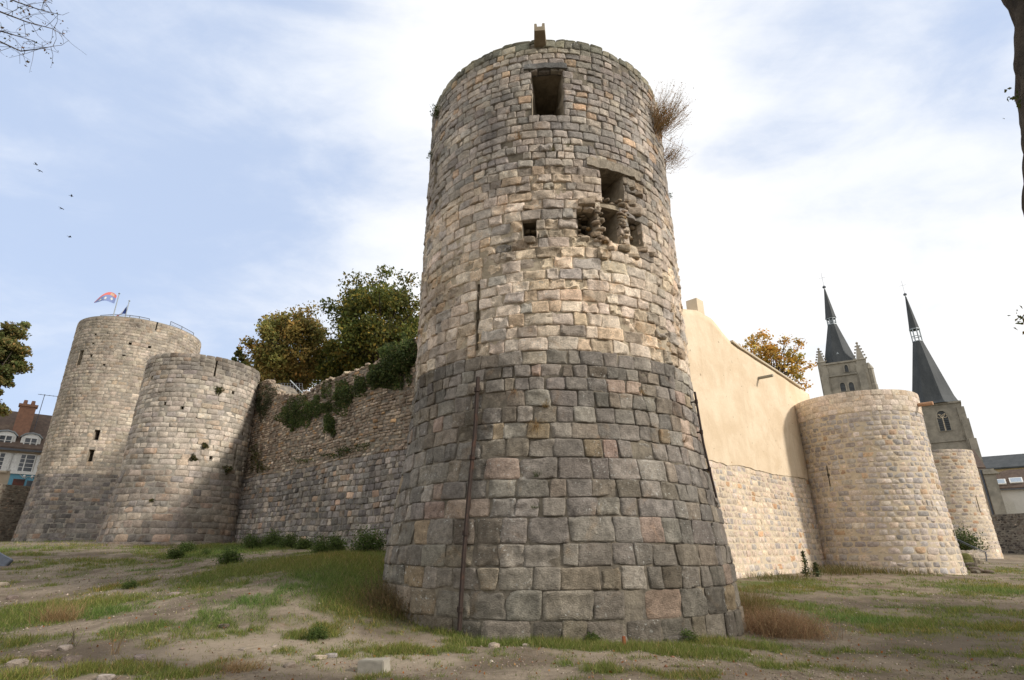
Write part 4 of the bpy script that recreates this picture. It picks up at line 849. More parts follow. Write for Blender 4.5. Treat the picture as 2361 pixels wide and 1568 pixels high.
a_ = FS.L(*z3_(262, 900))[0]; mb = MB(); FS.box(mb, a_, a_+1.4, -.34, -.28, zB_+.1, FS.L(*z3_(280, 900))[1]); mb.build('shop_door', M['glass'], sf)
sg = MB(); ls_, zs_ = FS.L(*z3_(190, 868)); xs_ = np.linspace(0, 3.2, 60); ys_ = .16*np.sin(xs_*9)*(.6+.4*np.sin(xs_*2.3)); ys_[:7] += np.array([.3, .35, .2, .05, -.1, -.1, 0]); ys_[24:28] += .2
sg.tube([FS.W(ls_+x-.12*math.cos(9*x), -.33, zs_+y) for x, y in zip(xs_, ys_)], .035, 4); sg.build('script_lettering', M['white'], sf)
for x, y in ((236, 853), (310, 858)):
    c = FS.P(*z3_(x, y), -.55); mb = MB(); mb.frust(c[0], c[1], [(c[2]-.12, .05), (c[2]-.08, .13), (c[2]+.06, .13), (c[2]+.12, .04)], 8); mb.tube([c, c+FS.f*.3], .03, 5); mb.build('sign_lamp', M['white'], sf)

# ------------------------------------------------------------ on the keep: flags and railings
def flagpole(v0, v1, r, label):
    a_, b_ = at(*v0, r), at(*v1, r); b_[:2] = a_[:2]; e_ = empty('flagpole', (a_[0], a_[1], 27.0), label, 'flagpole'); mb = MB(); mb.tube([(a_[0], a_[1], 26.8), b_], [.07, .05], 8); mb.frust(b_[0], b_[1], [(b_[2], .05), (b_[2]+.1, .12), (b_[2]+.22, .03)], 8); mb.build('pole', M['lead'], e_); return e_, b_
def cloth(name, fn, nu, nv, colf, parent):
    uu, vv = np.meshgrid(np.linspace(0, 1, nu), np.linspace(0, 1, nv), indexing='ij'); P = np.array([[fn(a, b) for b in vv[0]] for a in uu[:, 0]]).reshape(-1, 3); C = np.array([[colf(a, b) for b in vv[0]] for a in uu[:, 0]]).reshape(-1, 3)
    i = np.arange(nu*nv).reshape(nu, nv); q = np.stack([i[:-1, :-1], i[1:, :-1], i[1:, 1:], i[:-1, 1:]], -1).reshape(-1, 4); return mesh(name, P, q, M['cloth'], parent, C, True)
M['cloth'] = leaf_mat('flag_cloth', .45)
e_, tp = flagpole((263, 722), (272.5, 678), 79, 'grey flagpole flying a large red and blue flag on top of the keep'); fF = Fr(250, 690, 79)
def fl1(a, b):
    tl = np.array(fF.P(269.5, 682)); bl_ = np.array(fF.P(263.5, 700)); tipp = np.array(fF.P(217, 697)); top = tl+(tipp-tl)*a; top = top+np.array([0, 0, 1.])*(1.15*math.sin(math.pi*a*.95)*(1-a*.5)); bot = bl_+(tipp-bl_)*a+np.array([0, 0, .25*math.sin(math.pi*a)])
    return top+(bot-top)*b+fF.f*(.35*math.sin(a*7+b*1.5)*a)
def fc1(a, b):
    if b < .36*(1-a*.3): return (.70, .48, .34) if .12 < a < .32 and .08 < b < .3 else (.74, .20, .17)
    for ca, cb in ((.2, .62), (.52, .68), (.75, .7)):
        if abs(a-ca)/.075+abs(b-cb)/.17 < 1: return (.75, .76, .70)
    return (.24, .31, .56)
cloth('flag', fl1, 41, 25, fc1, e_)
e_, tp = flagpole((290, 726), (295.5, 695), 81, 'thin flagpole with a limp blue white and red flag on top of the keep'); fF2 = Fr(290, 710, 81)
def fl2(a, b):
    t0 = np.array(fF2.P(293.5, 703)); b0 = np.array(fF2.P(290.5, 722)); base = t0+(b0-t0)*b; return base-fF2.e*(a*(.25+1.05*b))+np.array([0, 0, -1.])*a*1.1+fF2.f*(.3*math.sin(a*9+b*2))
cloth('flag', fl2, 31, 13, lambda a, b: (.03, .06, .22) if a < .36 else ((.75, .75, .73) if a < .72 else (.55, .10, .08)), e_)
def railing(vs_, r, label, dz=0.):
    ps = [at(x, y, r) for x, y in vs_]; e_ = empty('railing', (ps[0][0], ps[0][1], 27.0), label, 'railing'); mb = MB(); mb.tube([p for p in ps], .035, 6); mb.tube([p-(0, 0, .42) for p in ps], .022, 5); mb.tube([p-(0, 0, .8) for p in ps], .022, 5); mb.build('rail', M['iron'], e_)
    for p in ps:
        m_ = MB(); m_.tube([p, (p[0], p[1], 26.6)], .035, 6); m_.build('post', M['iron'], e_)
    me_ = MB()
    for i in range(len(ps)-1):
        for t in np.linspace(.04, .96, 16): q = ps[i]+(ps[i+1]-ps[i])*t; me_.tube([q, (q[0], q[1], 26.8)], .010, 4)
    me_.build('bars', M['iron'], e_)
railing([(232, 727), (262, 725), (300, 727), (322, 730), (345, 735)], 79.5, 'low grey railing beside the flags on the keep roof')
railing([(394, 741), (420, 753), (447, 768)], 81, 'grey railing at the right rim of the keep roof')

# ------------------------------------------------------------ foliage tools
def leaves(cent, size, rng, pal, var=.18, droop=.0, aspect=.6, nrm=None):
    """one bent leaf (2 quads) per centre"""
    n = len(cent); a = rng.normal(size=(n, 3)); a[:, 2] -= droop; a /= np.linalg.norm(a, axis=1)[:, None]
    b = rng.normal(size=(n, 3)) if nrm is None else np.cross(a, np.asarray(nrm)+.6*rng.normal(size=(n, 3))); b -= a*(a*b).sum(1)[:, None]; b /= np.linalg.norm(b, axis=1)[:, None]+1e-9
    s = (size*rng.uniform(.6, 1.35, n))[:, None]; c = np.cross(a, b)
    p0 = cent-a*s*.5; p3 = cent+a*s*.5; p1 = cent+b*s*aspect*.5+c*s*.12; p2 = cent-b*s*aspect*.5+c*s*.12
    V = np.stack([p0, p1, p3, p2], 1).reshape(-1, 3); F_ = np.arange(4*n).reshape(n, 4)
    return V, F_, np.repeat(pick(pal, rng, n, var), 4, 0)
G_GREEN = [(4, (.075, .092, .022)), (3, (.11, .122, .03)), (2, (.05, .066, .02)), (2, (.18, .15, .032))]
G_YEL = [(4, (.195, .165, .050)), (4, (.16, .148, .045)), (1.2, (.24, .165, .048)), (3, (.12, .125, .038)), (1, (.28, .23, .08))]
G_OR = [(4, (.40, .25, .05)), (3, (.34, .22, .05)), (2, (.25, .20, .05)), (1, (.46, .31, .08))]
G_IVY = [(4, (.042, .068, .022)), (3, (.062, .09, .028)), (2, (.09, .118, .036)), (.8, (.12, .11, .045))]
G_DARK = [(4, (.05, .07, .022)), (3, (.075, .085, .025)), (2, (.12, .10, .03))]
def tree(label, fr, c, rx, rz, zbase, pal, seed, n=11000, size=.34, name='tree', group=None, clumps=120, dep=0., spread=.27):
    rng = np.random.default_rng(seed); l, z = fr.L(*c, dep); ctr = fr.W(l, dep, z); wx = abs(fr.L(c[0]+rx, c[1], dep)[0]-l); wz = abs(fr.L(c[0], c[1]-rz, dep)[1]-z)
    e_ = empty(name, (ctr[0], ctr[1], zbase), label, 'tree', group); d = rng.normal(size=(clumps, 3)); d /= np.linalg.norm(d, axis=1)[:, None]; rad = rng.uniform(.25, 1, clumps)**.5
    lump = 1+.34*fbm(d*1.9+seed, 3, seed); cc = d*(rad*lump)[:, None]*np.array([wx, wx, wz])*.88+ctr
    mb = MB(); base = np.array([ctr[0], ctr[1], zbase]); fork = ctr-np.array([0, 0, wz*.75])
    mb.tube([base, (base+fork)/2+rng.normal(0, .12, 3), fork], [wx*.085, wx*.07, wx*.06], 8)
    for k in range(0, clumps, 2):
        mid_ = fork+(cc[k]-fork)*.5+rng.normal(0, wx*.08, 3)+np.array([0, 0, wz*.1]); mb.tube([fork, mid_, cc[k]], [wx*.035, wx*.02, wx*.006], 5, cap=False)
    mb.build('trunk', M['bark'], e_, True)
    per = n//clumps; r_ = spread*wx*rng.uniform(.55, 1.35, clumps); off = rng.normal(size=(clumps, per, 3)); off /= np.linalg.norm(off, axis=2)[:, :, None]; off *= (rng.random((clumps, per))**.62)[:, :, None]*r_[:, None, None]*np.array([1, 1, .72])
    L_ = (cc[:, None]+off).reshape(-1, 3); V, Fq, C = leaves(L_, size, rng, pal, .2, .5); tone = np.repeat(np.exp(rng.normal(.25, .20, clumps)), per); C *= np.repeat(tone, 4)[:, None]
    hue = np.repeat(rng.normal(0, .12, clumps), per*4); C[:, 0] *= 1+hue; mesh('crown', V, Fq, M['leaf'], e_, np.clip(C, 0.005, .8)); return e_
tree('tall yellow-brown autumn tree behind the left curtain wall', Fr(677, 815, 56), (676, 815), 106, 104, 4, G_YEL, 101, 24000, .30, clumps=160)
tree('dark green tree close to the left side of the corner tower', Fr(885, 745, 50), (882, 752), 122, 122, 4, G_GREEN, 102, 30000, .30, clumps=170)
tree('small green tree between the round tower and the yellow-brown tree', Fr(555, 830, 64), (552, 835), 28, 28, 4, G_DARK, 103, 2500, .34, clumps=24)
tree('orange autumn tree behind the plastered wall', Fr(1785, 840, 64), (1775, 850), 98, 88, 3, G_OR, 104, 6500, .30, clumps=130, spread=.2)
tree('dull green tree at the left edge in front of the townhouse', Fr(0, 850, 74), (-8, 845), 84, 110, 3, [(3, (.085, .10, .032)), (2, (.11, .105, .036)), (.7, (.16, .115, .04))], 105, 22000, .32)
tree('brown-green undergrowth tree low behind the yellow-brown tree', Fr(640, 880, 62), (650, 878), 70, 40, 4, [(3, (.09, .075, .025)), (2, (.05, .055, .02))], 106, 6000, .34, 'shrub_tree', clumps=40)
tree('dark green lower tree filling the gap between the yellow-brown tree and the tall green tree', Fr(795, 840, 53), (790, 842), 62, 66, 4, G_GREEN, 107, 11000, .3, clumps=90)
# big trunk at the right edge
e_ = empty('tree', (7.0, 3.35, 0), 'large rough-barked tree trunk cut off by the right edge', 'tree'); rng = np.random.default_rng(5)
ft = Fr(2345, 200, 7.0); pa, pb = ft.P(2328, 0), ft.P(2360, 470); ax = [ft.W(ft.L(2362, 470)[0]+.62, .3, -.2), ft.W(ft.L(2362, 470)[0]+.48, .3, 1.0), pb+ft.e*.42+ft.f*.3, pa+ft.e*.40+ft.f*.3, pa+ft.e*.3+ft.f*.3+np.array([0, 0, 3.])+ft.e*-.1]
U_ = np.linspace(0, 1, 150); A_ = np.linspace(0, 2*math.pi, 90, endpoint=False); axp = np.array([[np.interp(t*4, range(5), [p[k] for p in ax]) for k in range(3)] for t in U_]); rad = np.interp(U_*4, range(5), [.60, .46, .42, .40, .36])
UU, AA_ = np.meshgrid(U_, A_, indexing='ij'); nz = .045*fbm(np.stack([np.cos(AA_)*5, np.sin(AA_)*5, axp[:, None, 2]*1.6+0*AA_], -1), 4, 7)+.03*np.abs(fbm(np.stack([np.cos(AA_)*11, np.sin(AA_)*11, axp[:, None, 2]*2.2+0*AA_], -1), 2, 8))
r_ = rad[:, None]+nz; P = axp[:, None]+r_[..., None]*(np.cos(AA_)[..., None]*ft.e+np.sin(AA_)[..., None]*ft.f); i = np.arange(150*90).reshape(150, 90); q = np.stack([i[:-1], np.roll(i, -1, 1)[:-1], np.roll(i, -1, 1)[1:], i[1:]], -1).reshape(-1, 4)
mesh('trunk', P.reshape(-1, 3), q, M['bark'], e_, None, True)
mb = MB(); top = ax[-1]; tips = []
for k in range(16):
    a_ = rng.uniform(0, 6.28); d = np.array([math.cos(a_), math.sin(a_), rng.uniform(.5, 1.3)]); p1 = top+d*1.8+rng.normal(0, .3, 3); p2 = p1+d*1.6+np.array([0, 0, .5]); mb.tube([top-(0, 0, .3), p1, p2], [.12, .07, .02], 6); tips += [p1, p2, (p1+p2)/2]
mb.build('limbs', M['bark'], e_)
tips = np.array(tips); L_ = (tips[:, None]+rng.normal(0, .55, (len(tips), 130, 3))).reshape(-1, 3); V, Fq, C = leaves(L_, .13, rng, G_GREEN); mesh('crown', V, Fq, M['leaf'], e_, C)
sprig = []; mb = MB()
for vx, vy in ((2351, 738), (2346, 228)):
    p = ft.P(vx, vy, -.2); q_ = ft.P(2390, vy-25, .1); mb.tube([q_, (p+q_)/2+(0, 0, .03), p], [.012, .008, .003], 5); sprig.append(p+rng.normal(0, .05, (16, 3)))
mb.build('twigs', M['bark'], e_); V, Fq, C = leaves(np.vstack(sprig), .05, rng, G_DARK); mesh('sparse_leaves', V, Fq, M['leaf'], e_, C)
# thin branches at upper left
e_ = empty('tree', (-14.6, 6.6, 0), 'bare thin twigs with a few leaves hanging in from the upper left corner', 'tree'); rng = np.random.default_rng(6); mb = MB(); tw = []
tr_ = np.array([-14.6, 6.6, 0]); topb = np.array([-14.3, 6.6, 9.0]); mb.tube([tr_-(0, 0, .3), (tr_+topb)/2, topb], [.3, .24, .15], 10)
for line in ([(-250, -60), (-60, 10), (0, 27), (60, 50), (120, 66), (148, 82)], [(-250, 0), (-60, 72), (0, 96), (48, 118), (95, 112), (125, 106)], [(-250, -60), (-40, -30), (40, 5), (90, 22), (140, 34)], [(-250, -100), (0, -60), (70, -20), (120, 8)], [(-200, 20), (-40, 60), (30, 80), (80, 95)]):
    ps = [at(x, y, 10.5+.3*rng.normal()) for x, y in line]; mb.tube([topb]+ps, [.06]+list(np.linspace(.018, .004, len(ps))), 5)
    for i in range(1, len(ps)):
        for _ in range(7):
            t = rng.random(); p = ps[i-1]+(ps[i]-ps[i-1])*t; d = rng.normal(0, 1, 3); d[2] -= .1; q_ = p+d/np.linalg.norm(d)*rng.uniform(.15, .5); mb.tube([p, (p+q_)/2+rng.normal(0, .03, 3), q_], [.004, .003, .002], 4, cap=False); tw += [q_]+[p+(q_-p)*rng.uniform(.4, 1) for _ in range(2)]
mb.build('branches', M['bark'], e_); tw = np.array(tw); tw = tw[np.random.default_rng(1).random(len(tw)) < .5]; V, Fq, C = leaves(tw+rng.normal(0, .025, tw.shape), .045, rng, [(2, (.08, .06, .03)), (2, (.05, .06, .025)), (1, (.16, .09, .03))]); mesh('sparse_leaves', V, Fq, M['leaf'], e_, C)

# ------------------------------------------------------------ ivy on the left wall
def ivy(label, blobs, seed, surf, hit, n, size=.17, pal=G_IVY, thick=.5, name='ivy', cat='ivy'):
    rng = np.random.default_rng(seed); pts = []
    for vx, vy, rx, ry, k in blobs:
        for _ in range(int(k*n)):
            a_, r_ = rng.uniform(0, 6.28), rng.random()**.6; r_ *= 1+.35*math.sin(a_*3+vx)+.2*math.sin(a_*7+vy); u, v = hit(vx+rx*r_*math.cos(a_), vy+ry*r_*math.sin(a_)); t = thick*max(0, 1-r_*r_)
            pts.append(surf(np.array(u), np.array(v), np.array(rng.uniform(.02, .06+t))))
    pts = np.array(pts); e_ = empty(name, pts[np.argmin(pts[:, 2])], label, cat); cl_ = vnoise(pts*1.7, seed); V, Fq, C = leaves(pts, size, rng, pal, .2, .4); keep = vnoise(pts*1.1, seed+5)+.5*vnoise(pts*2.9, seed+6) > -.75; keep = keep if keep.sum() > .4*len(keep) else keep | True; pts = pts[keep]; cl_ = cl_[keep]; V, Fq, C = leaves(pts, size, rng, pal, .25, .4); C *= np.repeat(np.exp(.3+.4*cl_), 4)[:, None]; mesh('foliage', V, Fq, M['leaf'], e_, C)
    mb = MB(); lo = pts[np.argmin(pts[:, 2])]; hi = pts[np.argmax(pts[:, 2])]; mb.tube([lo, (lo+hi)/2, hi], [.03, .025, .012], 5); mb.build('stem', M['bark'], e_); return e_
ivy('dark green ivy cascade hanging down the middle of the old curtain wall', [(672, 955, 28, 28, 1), (712, 945, 36, 30, 1.2), (760, 925, 42, 32, 1.2), (800, 905, 34, 28, 1), (680, 975, 16, 16, .4), (760, 970, 12, 34, .5), (765, 985, 10, 18, .3), (838, 885, 20, 18, .4)], 1, WL.surf, WL.hit, 2300, .11, thick=.22)
ivy('big bushy ivy on the wall crest touching the corner tower', [(890, 862, 30, 30, 1), (920, 840, 34, 42, 1.6), (945, 820, 22, 46, 1), (875, 872, 22, 22, .5), (905, 815, 26, 20, .5)], 2, WL.surf, WL.hit, 2600, .12, thick=.7)
ivy('grey-green ivy curtain where the old wall meets the round tower', [(612, 915, 22, 34, 1), (606, 938, 16, 24, .7)], 3, WL.surf, WL.hit, 1500, .09, [(3, (.05, .06, .03)), (2, (.035, .05, .022))], .25)
ivy('small brownish creeper low in the corner by the round tower', [(592, 1055, 14, 26, 1), (605, 1080, 16, 10, .5)], 4, WL.surf, WL.hit, 260, .13, [(2, (.08, .07, .03)), (2, (.06, .07, .025))], .15)
ivy('thin line of weeds along the ledge of the old curtain wall', [(800, 1038, 26, 9, 1), (770, 1050, 30, 6, .7), (700, 1062, 22, 5, .5), (840, 1028, 22, 6, .5)], 5, WL.surf, WL.hit, 200, .10, G_IVY, .12, 'weeds', 'weeds')
for vx, vy, k, lab in [(524, 1082, 10, 'green plant beside the arrow slit of the round tower'), (446, 1056, 8, 'moss clump in the lower holes of the round tower'), (505, 900, 10, 'weed clump high on the face of the round tower'), (350, 1156, 6, 'weed tuft low on the left of the round tower'), (472, 1028, 7, 'weed clump in the single hole above the moss clump of the round tower')]:
    ivy(lab, [(vx, vy, k, k*.9, 1)], int(vx), TM.surf, TM.hit, 150, .12, [(3, (.05, .06, .022)), (1, (.10, .08, .03))], .2, 'weed', 'plant')
fm = Fr(690, 893, 44); fe = empty('mesh_fence', fm.P(690, 906), 'piece of wire mesh fence with a slanting bar behind the dip of the old wall', 'fence'); mb = MB(); mb.tube([fm.P(669, 877), fm.P(699, 908)], .05, 6); mb.build('slanting_bar', M['lead'], fe)
mb = MB()
for t in np.linspace(0, 1, 9): mb.tube([fm.P(642+55*t, 884+22*t*0), fm.P(642+55*t, 912)], .012, 4)
for t in np.linspace(0, 1, 6): mb.tube([fm.P(642, 884+26*t), fm.P(697, 884+26*t)], .012, 4)
mb.build('mesh_panel', M['iron'], fe)

# ------------------------------------------------------------ plants, tufts, poles on the corner tower
def strands(base, n, h, rng, spread=.3, lean=.5, w=.006, pal=None, dirv=None, wind=None):
    """thin two-segment ribbons growing from around base"""
    pal = pal or [(1, (.3, .22, .12))]; b = np.asarray(base)+np.column_stack([rng.normal(0, spread, (n, 2)), np.zeros(n)]); hh = h*rng.uniform(.45, 1.15, n)[:, None]
    d = np.column_stack([rng.normal(0, lean, (n, 2)), np.ones(n)]) if dirv is None else np.asarray(dirv)+rng.normal(0, lean, (n, 3)); d /= np.linalg.norm(d, axis=1)[:, None]
    d2 = d+np.column_stack([rng.normal(0, .3, (n, 2)), np.full(n, -.25)]) if wind is None else d+np.asarray(wind)+rng.normal(0, .2, (n, 3)); d2 /= np.linalg.norm(d2, axis=1)[:, None]
    q = rng.uniform(0, 3.14, n); sd_ = np.column_stack([np.cos(q), np.sin(q), np.zeros(n)])*w; m1 = b+d*hh*.55; t = m1+d2*hh*.45
    V = np.stack([b-sd_, b+sd_, m1+sd_*.8, m1-sd_*.8, t+sd_*.2, t-sd_*.2], 1).reshape(-1, 3); k = np.arange(n)[:, None]*6; Fq = np.vstack([k+np.array([0, 1, 2, 3]), k+np.array([3, 2, 4, 5])]); return V, Fq, np.repeat(pick(pal, rng, n, .2), 6, 0)
STRAW = [(3, (.30, .22, .11)), (2, (.24, .16, .08)), (1, (.36, .29, .16))]; RUST_P = [(3, (.25, .165, .095)), (2, (.32, .22, .125)), (2, (.19, .125, .075)), (1.5, (.28, .235, .13))]
def tower_shrub(label, vx, vy, n, h, pal, seed, leafn=500, size=.05, up=.5, spread=.2):
    rng = np.random.default_rng(seed); u, v = MT.hit(vx, vy); p = MT.surf(np.array(u), np.array(v), np.array(.0)); nrm_ = MT.surf(np.array(u), np.array(v), np.array(1.))-p; d = nrm_*.9+np.array([0, 0, up]); e_ = empty('shrub', p, label, 'shrub')
    V, Fq, C = strands(p, n, h, rng, spread, .42, .006, pal, d, (0, 0, .5)); V += (np.repeat(rng.normal(0, spread, n), 6)[:, None]*np.array([0, 0, 1.])); mesh('twigs', V, Fq, M['leaf'], e_, C)
    tips = V.reshape(n, 6, 3); ii = rng.integers(0, n, leafn); t_ = rng.random((leafn, 1)); c = tips[ii, 3]*(1-t_)+tips[ii, 4]*t_+rng.normal(0, .02, (leafn, 3)); V, Fq, C = leaves(c, size, rng, pal, .25); mesh('dry_leaves', V, Fq, M['leaf'], e_, C)
OCH = [(3, (.30, .18, .08)), (2, (.22, .14, .065)), (2, (.17, .145, .06)), (1.5, (.36, .26, .13))]
tower_shrub('large dry russet shrub growing out of the right rim of the corner tower', 1514, 300, 420, 1.15, OCH, 1, 2600, .034, .85, .2)
tower_shrub('smaller dry russet shrub under the large one on the right of the corner tower', 1534, 372, 200, .7, OCH, 2, 900, .03, .5, .16)
tower_shrub('small green plant high on the left edge of the corner tower', 1012, 262, 120, .16, G_IVY, 3, 500, .045, .8, .09)
tower_shrub('tiny green plant on the left edge of the corner tower, below the bigger one', 996, 358, 40, .10, G_IVY, 4, 140, .035, .5, .05)
tower_shrub('tiny green plant on the right edge of the corner tower near the broken window', 1547, 450, 20, .12, G_IVY, 5, 60, .035, .1, .04)
def tuft(label, vx, vy, n, h, pal, seed, down=False):
    rng = np.random.default_rng(seed); u, v = MT.hit(vx, vy); p = MT.surf(np.array(u), np.array(v), np.array(-.01)); nrm_ = MT.surf(np.array(u), np.array(v), np.array(1.))-p
    V, Fq, C = strands(p, n, h, rng, .035, .32, .004, pal, nrm_*.55+np.array([0, 0, .55 if not down else .1]), (0, 0, -1.4 if down else -.3)); o = mesh('grass_tuft', V, Fq, M['leaf'], None, C); tag(o, label, 'grass tuft')
for i, (vx, vy, n, h, pal, lab, dn) in enumerate([(1238, 985, 90, .42, STRAW, 'hanging straw-coloured grass tuft in the middle of the grey base', True), (1257, 940, 70, .26, STRAW+[(2, (.08, .1, .03))], 'straw and green tuft just above the hanging tuft on the grey base', False), (1187, 905, 45, .25, RUST_P, 'dry brown tuft left of the middle near the top of the grey base', True),
    (1196, 322, 40, .3, OCH, 'dry orange tuft left below the top window', False), (1273, 348, 45, .22, [(1, (.12, .11, .05))], 'small dull tuft between the top window and the broken window', False), (1310, 340, 30, .14, G_IVY, 'tiny green tuft on the beige band under the top courses', False), (1478, 905, 40, .2, STRAW, 'straw tuft at the right top of the grey base', True),
    (1575, 1020, 60, .22, RUST_P, 'brown tuft at the right side of the grey base near the second iron bar', False), (1455, 270, 45, .2, RUST_P, 'brown tuft right of the top window', False), (1455, 205, 30, .15, RUST_P, 'small dark tuft near the rim right of the top window', False), (1500, 250, 30, .16, RUST_P, 'tuft beside the large russet shrub', False),
    (1395, 562, 60, .2, STRAW, 'dry tuft on the sill of the broken window', False), (1237, 1100, 45, .2, G_IVY, 'green weed in a joint of the middle of the grey base', False), (1232, 1172, 35, .14, G_IVY, 'tiny weed low in a joint of the middle of the grey base', False)]): tuft(lab, vx, vy, n, h, pal, 200+i, dn)
def pole(label, va, vb, r, seed, brk):
    (ua, za), (ub, zb) = MT.hit(*va), MT.hit(*vb); mb = MB(); ps = [MT.surf(np.array(ua+(ub-ua)*t), np.array(za+(zb-za)*t), np.array(.13)) for t in np.linspace(0, 1, 9)]; e_ = empty('iron_bar', ps[-1], label, 'iron bar'); mb.tube(ps, r, 4); mb.tube([p+np.array([r*1.1, .02, 0]) for p in ps], r*.5, 4); mb.build('bar', M['rust'], e_)
    for t in brk:
        p = MT.surf(np.array(ua+(ub-ua)*t), np.array(za+(zb-za)*t), np.array(.13)); q_ = MT.surf(np.array(ua+(ub-ua)*t), np.array(za+(zb-za)*t), np.array(-.1)); k = MB(); k.tube([p, q_], r*.8, 5); k.frust(p[0], p[1], [(p[2]-.05, r*1.7), (p[2]+.05, r*1.7)], 8); k.build('bracket', M['rust'], e_)
pole('long rusty iron bar fixed upright on the left front of the corner tower', (1108, 872), (1066, 1452), .036, 1, (.06, .36, .66, .93))
pole('thinner rusty iron bar near the right edge of the corner tower', (1590, 905), (1639, 1148), .026, 2, (.1, .4, .75))

# ------------------------------------------------------------ ground things
rng = np.random.default_rng(77)
SP = [(3, (.42, .38, .32)), (2, (.50, .46, .40)), (1, (.34, .29, .24))]
for vx, vy, w_, lab, pal in [(150, 1497, 22, 'pale flat stone left of centre in the left foreground grass', SP), (98, 1512, 26, 'long pinkish stone lying low at the lower left', [(1, (.36, .30, .26))]), (165, 1525, 26, 'round grey-pink stone beside the lower left grass tuft', [(1, (.30, .26, .23))]), (322, 1521, 24, 'rough pinkish boulder left of the straw patch', [(1, (.36, .31, .28))]), (38, 1537, 28, 'broad pale stone in the lower left corner', SP),
   (243, 1566, 24, 'white stone cut by the bottom edge, left', [(1, (.55, .52, .46))]), (515, 1447, 24, 'dark brown angular stone on the bare bank', [(1, (.17, .145, .125))]), (401, 1372, 16, 'pinkish stone on the bare slope left of the bank', [(1, (.36, .31, .28))]), (735, 1519, 24, 'largest white stone left of the concrete block', [(1, (.56, .50, .40))]), (763, 1515, 20, 'grey stone touching the largest white stone', [(1, (.40, .39, .37))]), (668, 1538, 20, 'squat beige stone in the grass below the white stone', SP),
   (843, 1543, 18, 'sharp pale stone leaning on the concrete block', SP), (8, 1350, 16, 'cream stone at the left edge of the bank', [(1, (.58, .52, .42))]), (28, 1381, 16, 'small flat grey stone near the left edge', [(1, (.30, .26, .23))]), (1140, 1493, 26, 'flat cream stone in the grass in front of the corner tower', [(1, (.48, .42, .34))]), (1212, 1489, 14, 'small cream stone right of the flat one in the grass', [(1, (.45, .40, .33))]), (632, 1492, 12, 'small white stone in the bare foreground earth', SP), (420, 1497, 12, 'small white stone amid the bare left foreground', SP), (560, 1500, 15, 'pale stone chip next to the gravel patch', SP)]:
    p = at_ground(vx, vy); s_ = w_/2.3057/560*np.linalg.norm(p-(0, 0, EYE))*.42; P, Q, C = rocks([p+(0, 0, s_*.22)], [s_], rng, [(w0, tuple(q*.72 for q in c0)) for w0, c0 in pal], .5, 3, .05, .55); o = mesh('stone', P, Q, M['rubble'], None, C, True); tag(o, lab, 'stone', 'loose stones on the foreground earth')
def chamfer_box(name, p, sx, sy, sz, rot, mat, bev=.02, tilt=0.):
    import bmesh
    bm = bmesh.new(); bmesh.ops.create_cube(bm, size=1)
    for v in bm.verts: v.co = Vector((v.co.x*sx, v.co.y*sy, (v.co.z+.5)*sz))
    bmesh.ops.bevel(bm, geom=list(bm.edges), offset=bev, segments=2, affect='EDGES'); bmesh.ops.subdivide_edges(bm, edges=list(bm.edges), cuts=2, use_grid_fill=True)
    vs = np.array([v.co[:] for v in bm.verts]); vs += .006*np.stack([vnoise(vs*9+k*31, k) for k in range(3)], -1); fs = [[v.index for v in f.verts] for f in bm.faces]; bm.free(); c_, s_ = math.cos(rot), math.sin(rot); ct, st_ = math.cos(tilt), math.sin(tilt)
    vs = vs@np.array([[ct, 0, -st_], [0, 1, 0], [st_, 0, ct]]).T; vs = vs@np.array([[c_, -s_, 0], [s_, c_, 0], [0, 0, 1]]).T; return mesh(name, vs+p, fs, mat, None, None, False)
p = at_ground(862, 1550); o = chamfer_box('concrete_block', p-(0, 0, .03), .40, .24, .19, -.25, M['concrete'], .012, .06); tag(o, 'square grey concrete block lying in the grass at the bottom edge', 'block')
p = at_ground(1440, 1494); o = chamfer_box('marker_stake', p-(0, 0, .05),   .055, .045, .24, .2, noise_mat('orange_paint', (.27, .085, .04), (.20, .07, .035), 12), .008); tag(o, 'short orange marker stake in the grass at the foot of the corner tower', 'stake')
p = at_ground(-12, 1306); o = chamfer_box('slab', p-(.45, 0, .3), 1.1, .25, .9, .3, flat_mat('blue_grey_slab', (.16, .18, .22)), .03, -.5); tag(o, 'blue-grey leaning slab at the left edge', 'slab')
rngb = np.random.default_rng(123)
for i, (vx, vy, w_, lab) in enumerate(((1560, 1478, 60, 'long low footing stone at the right front foot of the corner tower'), (1640, 1472, 40, 'rounded footing stone near the right foot of the corner tower'), (1380, 1480, 46, 'half-buried footing stone under the middle of the corner tower'))):
    p = at_ground(vx, vy); s_ = w_/2.3057/560*np.linalg.norm(p-(0, 0, EYE))*.42; P, Q, C = rocks([p+(0, 0, s_*.1)], [s_], rngb, [(1, (.17, .158, .138))], .42, 3, .05, .5, .1); o = mesh('stone', P, Q, M['stone'], None, C, True); tag(o, lab, 'stone', 'footing stones of the corner tower')
